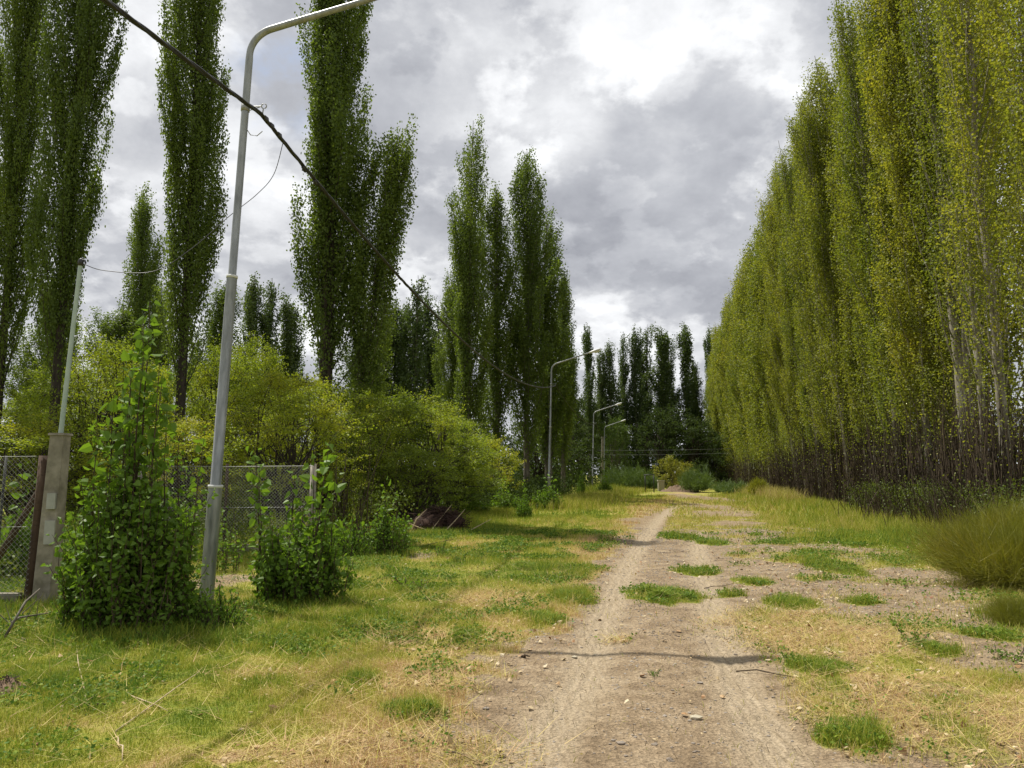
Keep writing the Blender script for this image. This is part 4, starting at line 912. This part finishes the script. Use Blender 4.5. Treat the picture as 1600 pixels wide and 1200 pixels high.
tag(g.obj('overhead_cable', M['cable']), 'thin dark cable sagging between the second, third and farthest lamps', 'cable')
# ------------------------------------------------------------------ concrete meter post, pipe, service wire
q = G(75, 945); pb = np.array([P(70, 940, q[1])[0], q[1], 0]); Yp = q[1]
t = thing('concrete_post', pb, 'tall weathered concrete meter post with a thin pale pipe on top, behind the large bush', 'post')
top = P(95, 677, Yp); g = Geo(); lx = top[0] - pb[0]; Hp = top[2]
def taper_box(g, b, tp, wb, wt, db, dt, mati=0):
    V = []
    for c, w_, d_ in ((b, wb, db), (tp, wt, dt)):
        for sx, sy in ((-1, -1), (1, -1), (1, 1), (-1, 1)): V.append([c[0] + sx * w_ / 2, c[1] + sy * d_ / 2, c[2]])
    g.add(V, [np.array([[0, 1, 5, 4], [1, 2, 6, 5], [2, 3, 7, 6], [3, 0, 4, 7], [4, 5, 6, 7], [3, 2, 1, 0]])], mati, smooth=False)
taper_box(g, (0, 0, -.1), (lx, 0, Hp - .03), .225, .175, .22, .17); taper_box(g, (lx, 0, Hp - .03), (lx, 0, Hp), .215, .205, .21, .2); g.obj('pillar', M['concrete'], t)
g = Geo(); zc = Hp * .60; g.box((lx * .6 + .03, -.115, zc), (.11, .03, .2)); g.obj('meter_door', M['panel'], t)
g = Geo(); zc = Hp * .42; g.box((lx * .42 + .05, -.125, zc), (.13, .02, .3)); g.obj('meter_box', M['panel'], t)
pt = P(126, 412, Yp) - pb; g = Geo(); g.tube([(lx + .0, 0, Hp - .02), (lx + (pt[0] - lx) * .5, 0, (Hp + pt[2]) / 2), tuple(pt)], [.030, .028, .027], 12); g.obj('pipe', M['pipe'], t)
g = Geo(); g.tube([pt + [0, 0, -.03], pt + [0, 0, .03], pt + [.004, 0, .06], pt + [.01, 0, .075]], [.034, .036, .028, .008], 10, cap=True)
an = np.linspace(-.2, 2.6, 8); g.tube(np.stack([pt[0] + .02 + .045 * np.cos(an), 0 * an - .0, pt[2] + .01 + .045 * np.sin(an)], 1), .012, 6); g.obj('weather_cap', M['cable'], t)
g = Geo()
w0 = pb + pt + np.array([.03, 0, .0]); dep = c1[:, 1] * math.cos(TH) + (c1[:, 2] - CH) * math.sin(TH); iq = np.interp(442, 800 + F * c1[:, 0] / dep, np.arange(60)); w1 = np.array([np.interp(iq, np.arange(60), c1[:, k]) for k in range(3)]) - [0, 0, .03]
W = [(165, 423, Yp + .1), (240, 424, Yp + .3), (300, 388, Yp + .45), (358, 338, Yp + .6), (402, 303, Yp + .75), (428, 272, Yp + .85)]
wp = np.array([w0] + [P(*q_) for q_ in W] + [w1])
tt = np.linspace(0, len(wp) - 1, 50); 
def smoothpath(wp, tt):
    o_ = []
    n = len(wp)
    for t_ in tt:
        i = min(int(t_), n - 2); f = t_ - i; p0, p1, p2, p3 = wp[max(i - 1, 0)], wp[i], wp[i + 1], wp[min(i + 2, n - 1)]
        o_.append(.5 * ((2 * p1) + (-p0 + p2) * f + (2 * p0 - 5 * p1 + 4 * p2 - p3) * f * f + (-p0 + 3 * p1 - 3 * p2 + p3) * f ** 3))
    return np.array(o_)
g.tube(smoothpath(wp, tt), .0055, 5); tag(g.obj('service_wire', M['cable']), 'thin grey wire looping from the pipe top up to the black cable', 'wire')

# ------------------------------------------------------------------ fences
def chain(g, x0, x1, Y, z0, z1, d=.068, r_=.0022, yfun=None):
    H = z1 - z0; W = x1 - x0
    for s in (1, -1):
        x = x0 - H
        while x < x1 + H:
            a = np.array([x, z0]); b = np.array([x + s * H, z1])
            if s == -1: a = np.array([x + 0, z0]); b = np.array([x - H, z1])
            # clip to the fence's width
            ts = [0., 1.]; dx = b[0] - a[0]
            lo, hi = (x0 - a[0]) / dx, (x1 - a[0]) / dx
            if lo > hi: lo, hi = hi, lo
            u0, u1 = max(0, lo), min(1, hi)
            if u1 - u0 > .01:
                p0 = a + (b - a) * u0; p1 = a + (b - a) * u1
                g.tube([(p0[0], Y + s * .002, p0[1]), (p1[0], Y + s * .002, p1[1])], r_, 3)
            x += d
q = G(42, 945); Yf = q[1]; xw = P(44, 945, Yf)[0]; wt_ = P(69, 712, Yf)
t = thing('wire_fence', (xw, Yf, 0), 'near chain-link fence at the left edge with a leaning dark wooden post', 'fence')
g = Geo(); chain(g, -2.9, (wt_[0] - xw) * .8 - .03, -.07, .12, wt_[2] - .0); g.obj('mesh', M['wire'], t)
g = Geo(); tz = wt_[2]; tx = wt_[0] - xw
g.tube([(0, 0, -.1), (tx * .3, .01, tz * .3), (tx * .65 + .012, 0, tz * .65), (tx, 0, tz)], [.072, .062, .066, .062], 7, cap=True); g.obj('post', M['wood'], t)
g = Geo(); g.tube([(tx * .8, .03, tz * .80), (-.55, .35, .75), (-1.1, .6, .1)], [.04, .045, .045], 7, cap=True); g.obj('brace', M['wood'], t)
for px_ in (-.48, -2.4):
    g = Geo(); g.tube([(px_, .03, 0), (px_ + .03, .03, tz)], [.045, .04] if px_ < -1 else [.018, .018], 7, cap=True); g.obj('post', M['wood'] if px_ < -1 else M['darkmetal'], t)
g = Geo()
for z in (tz - .01, tz * .52, .13): g.tube([(-2.9, -.075, z), (-1, -.075, z - .01), (tx * z / tz - .06, -.075, z)], .0028, 4)
g.obj('tension_wire', M['wire'], t)
g = Geo(); g.box((-1.55, -.02, .05), (2.9, .10, .20)); g.obj('kerb', M['concrete'], t)
Y2 = 16.6; xa = P(215, 800, Y2)[0]; xb = P(487, 800, Y2)[0]; zt = P(400, 728, Y2)[2]
t = thing('wire_fence', (xa, Y2, 0), 'farther chain-link fence seen behind the nearest lamp pole and bushes', 'fence')
g = Geo(); chain(g, 0, xb - xa - .04, -.05, .14, zt, .072, .0034); g.obj('mesh', M['wire'], t)
g = Geo()
for z in (zt, zt * .52): g.tube([(0, -.055, z), ((xb - xa) / 2, -.055, z - .015), (xb - xa, -.055, z)], .005, 4)
g.obj('tension_wire', M['wire'], t)
for xx, mm, rr_ in ((xb - xa, 'concrete', .07), ((xb - xa) * .5, 'wood', .035), (0, 'concrete', .07)):
    g = Geo(); g.tube([(xx, .04, -.1), (xx, .04, zt + .05)], rr_, 4 if mm == 'concrete' else 8, cap=True); g.obj('post', M[mm], t)
g = Geo(); g.box(((xb - xa) / 2, -.02, .06), (xb - xa, .12, .20)); g.obj('kerb', M['concrete'], t)

# ------------------------------------------------------------------ brush pile, far frame, beige post, pillar, far wires
R = np.random.RandomState(91)
q = G(688, 832); t = thing('brush_pile', (q[0], q[1], 0), 'reddish brown heap of dead roots and branches on the left verge', 'brush pile', sc=(1.35, 1.2, 1.15))
g = Geo()
for i in range(900):
    a = R.rand() * 6.28; e_ = math.radians(R.uniform(0, 85)); c = np.array([math.cos(a) * math.cos(e_) * .62, math.sin(a) * math.cos(e_) * .5, math.sin(e_) * .62]) * R.uniform(.5, 1)
    d = nrm(R.normal(size=3) * [1.2, 1, .55]); l_ = R.uniform(.12, .38) * (1 + (R.rand() > .85) * 1.3); bd = R.normal(0, .05, 3)
    p0 = c - d * l_ / 2; p2 = c + d * l_ / 2; p0[2] = max(p0[2], 0); p2[2] = max(p2[2], 0)
    g.tube([p0, (p0 + p2) / 2 + bd, p2], [.009, .008, .003], 3)
for k in range(7):
    a = R.rand() * 6.28; V = ico * R.uniform(.22, .34) * (1 + R.normal(0, .1, (12, 3))) + [math.cos(a) * .3, math.sin(a) * .2, .22]; g.add(V, [icf], 0)
g.obj('root_mass', M['twig_dry'], t)
g = Geo()
for (a_, b_) in (((-.65, -.5, .02), (.35, -.75, .05)), ((-.2, -.6, .0), (.25, -.1, .7)), ((-.75, -.3, .3), (-.1, -.6, .05)), ((.5, -.5, 0), (1.1, -.2, .35)), ((.1, -.6, .02), (.55, -.4, .6)), ((-.6, -.4, .0), (-.25, -.45, .6))):
    a_, b_ = np.array(a_), np.array(b_); g.tube([a_, (a_ + b_) / 2 + R.normal(0, .05, 3), b_], [.014, .012, .005], 5)
g.obj('branch', M['stick'], t)
q = G(625, 812); t = thing('brush_pile', (q[0] + .3, q[1], 0), 'low dark scatter of dead wood left of the brown heap', 'brush pile')
g = Geo()
for i in range(220):
    c = np.array([R.normal(0, .7), R.normal(0, .4), abs(R.normal(0, .2))]); d = nrm(R.normal(size=3) * [1, 1, .35]); l_ = R.uniform(.2, .8); g.tube([c - d * l_ / 2, c + R.normal(0, .05, 3), c + d * l_ / 2], [.012, .01, .004], 3)
g.obj('branches', M['twig_dry'], t)
Yg = 70; b = P(1015, 765, Yg); t = thing('metal_frame', (b[0], Yg, 0), 'small dark rectangular metal frame at the end of the track', 'frame')
w2 = 11 / F * Yg / 1.0; hh = P(1015, 742, Yg)[2]
for s in (-1, 1):
    g = Geo(); g.tube([(s * w2 / 2 * 1.2, 0, -.05), (s * w2 / 2 * 1.2, 0, hh)], .05, 6, cap=True); g.obj('post', M['darkmetal'], t)
g = Geo(); g.tube([(-w2 * .75, 0, hh), (w2 * .75, 0, hh)], .05, 6, cap=True); g.obj('crossbar', M['darkmetal'], t)
b = P(1033, 765, 76); t = thing('marker_post', (b[0], 76, 0), 'small beige block post beside the brown mound', 'post')
g = Geo(); taper_box(g, (0, 0, 0), (0, 0, 1.02), .62, .58, .5, .48); g.obj('block', M['beige'], t); g = Geo(); taper_box(g, (0, 0, 1.02), (0, 0, 1.12), .68, .66, .56, .54); g.obj('cap', M['beige'], t)
def mound(name, c, rx, ry, h, seed, lab, grass=0):
    R = np.random.RandomState(seed); g = Geo(); n, m_ = 22, 12; V = []
    for i in range(m_):
        for j in range(n):
            r_ = i / (m_ - 1); a = 2 * math.pi * j / n; x = rx * r_ * math.cos(a); y = ry * r_ * math.sin(a)
            V.append([x, y, h * (math.cos(r_ * math.pi) * .5 + .5) * (1 + .5 * (fbm(x * 4 / rx + seed, y * 4 / rx) - .5)) + .25 * h * R.normal() * (1 - r_) - .04])
    i = np.arange(m_ - 1)[:, None] * n; j = np.arange(n)[None]
    g.add(V, [np.stack([i + j, i + n + j, i + n + (j + 1) % n, i + (j + 1) % n], -1).reshape(-1, 4)])
    for k in range(90):
        a = R.rand() * 6.28; r_ = R.rand(); p0 = np.array([rx * r_ * math.cos(a), ry * r_ * math.sin(a), h * (math.cos(r_ * math.pi) * .5 + .5)]); d = nrm(R.normal(size=3)); d[2] = abs(d[2]) * .4
        g.tube([p0, p0 + d * rx * .25 * R.rand()], [.006 * rx ** .5, .002], 3, 1)
    o = g.obj(name, [M['soil'], M['twig']]); o.location = c; return tag(o, lab, 'mound')
b = P(1062, 770, 74); mound('dirt_mound', (b[0], 74, 0), 2.6, 1.5, .55, 3, 'brown earth mound at the end of the track behind the grass')
q = G(8, 1085); mound('dirt_mound', (q[0], q[1], gzf(q[0], q[1])), .26, .24, .11, 5, 'dark earth heap with twigs at the lower left border')
b = LB[3]; t = thing('concrete_pillar', (P(941, 757, 94)[0], 94, 0), 'pale concrete pillar standing before the farthest lamp', 'pillar')
hp = P(942, 684, 94)[2]; g = Geo(); taper_box(g, (0, 0, -.05), (.12, 0, hp), .34, .26, .3, .25); g.obj('shaft', M['concrete'], t); g = Geo(); taper_box(g, (.12, 0, hp), (.12, 0, hp + .12), .34, .32, .3, .3); g.obj('cap', M['concrete'], t)
g = Geo()
for k, py in enumerate((699, 706)):
    a_ = P(780, py + 1, 92); b_ = P(1140, py + 2, 92); g.tube(cat(a_, b_, .25), .008, 4)
tag(g.obj('power_line', M['galv']), 'pair of thin pale wires strung across the far end of the track', 'wire')
# dead branches and sticks on the ground
def stick(pa, pb, r_, lab, m_='stick', lift=.02):
    a_, b_ = G(*pa), G(*pb); a_[2] = gzf(a_[0], a_[1]) + .01; b_[2] = gzf(b_[0], b_[1]) + lift; g = Geo(); c = (a_ + b_) / 2; R = np.random.RandomState(int(pa[0]))
    ps = [a_, a_ * .7 + b_ * .3 + R.normal(0, .015, 3), a_ * .35 + b_ * .65 + R.normal(0, .015, 3), b_]
    ps[1][2] = max(ps[1][2], a_[2]); ps[2][2] = max(ps[2][2], a_[2])
    g.tube(np.array(ps) - c, [r_, r_, r_ * .8, r_ * .4], 5, cap=True); o = g.obj('stick', M[m_]); o.location = c
    tag(o, lab, 'stick', 'sticks lying on the verges')
stick((136, 1110), (119, 1012), .006, 'pale thin stick lying in the grass at the lower left'); stick((180, 1150), (310, 1062), .005, 'long pale stalk crossing the grass at the lower left')
stick((205, 1095), (262, 1120), .005, 'short pale stalk crossing the long one'); stick((184, 1160), (190, 1200), .006, 'pale stalk running to the bottom border at the lower left')
stick((112, 1112), (165, 1110), .009, 'short dark twig in the grass at the lower left', 'twig'); stick((642, 862), (745, 838), .013, 'long grey branch lying before the brush pile', 'twig', .05)
stick((705, 1110), (740, 1104), .006, 'brown twig at the left edge of the track'); stick((1150, 1043), (1255, 1063), .006, 'thin root lying along the straw right of the track', 'twig')
stick((815, 1026), (828, 1029), .014, 'short dark stub at the left edge of the track', 'twig'); stick((700, 1180), (770, 1200), .006, 'thin twig near the bottom left of the track', 'twig')
stick((1100, 915), (1145, 912), .006, 'thin twig lying across the right wheel track', 'twig')
t_ = 0
for (a_, b_, c_, lab) in (((0, 985), (30, 965), (75, 958), 'grey dead branch under the wooden fence post'), ((5, 1000), (40, 940), (62, 920), 'thin dead branch arching up at the wooden fence post')):
    q0, q1, q2 = G(*a_), P(b_[0], b_[1], G(*a_)[1] + .2), P(c_[0], c_[1], G(*a_)[1] + .5); g = Geo(); g.tube(np.stack([q0, q1, q2]) - q0, [.014, .012, .006], 6, cap=True)
    for k in range(4): s_ = (q0 * (1 - k / 4) + q2 * k / 4) - q0; g.tube([s_, s_ + R.normal(0, .1, 3) + [0, 0, .12]], [.006, .002], 4)
    o = g.obj('dead_branch', M['bark']); o.location = q0; tag(o, lab, 'branch', 'dead branches by the fence')
# stones that stand out on the track
for (px, py, s_, lab) in ((1088, 1123, .035, 'pale flat stone between the wheel tracks, largest of the loose stones'), (898, 1026, .024, 'white pebble on the left wheel track'), (930, 1021, .014, 'tiny grey pebble right of the white one'),
                      (1094, 1064, .022, 'blue-grey stone near the right wheel track'), (931, 980, .016, 'brown stone on the left wheel track'), (760, 1106, .02, 'dark clod at the left edge of the track')):
    q = G(px, py); V = ico * (1 + np.random.RandomState(px).normal(0, .1, (12, 3))) * s_ * np.array([1.4, 1, .6]); g = Geo(); g.add(V, [icf], 0, smooth=False); o = g.obj('stone', M['beige'] if 'pale' in lab or 'white' in lab else M['rock'])
    o.location = (q[0], q[1], gzf(q[0], q[1]) + s_ * .25); tag(o, lab, 'stone', 'loose stones on the track')
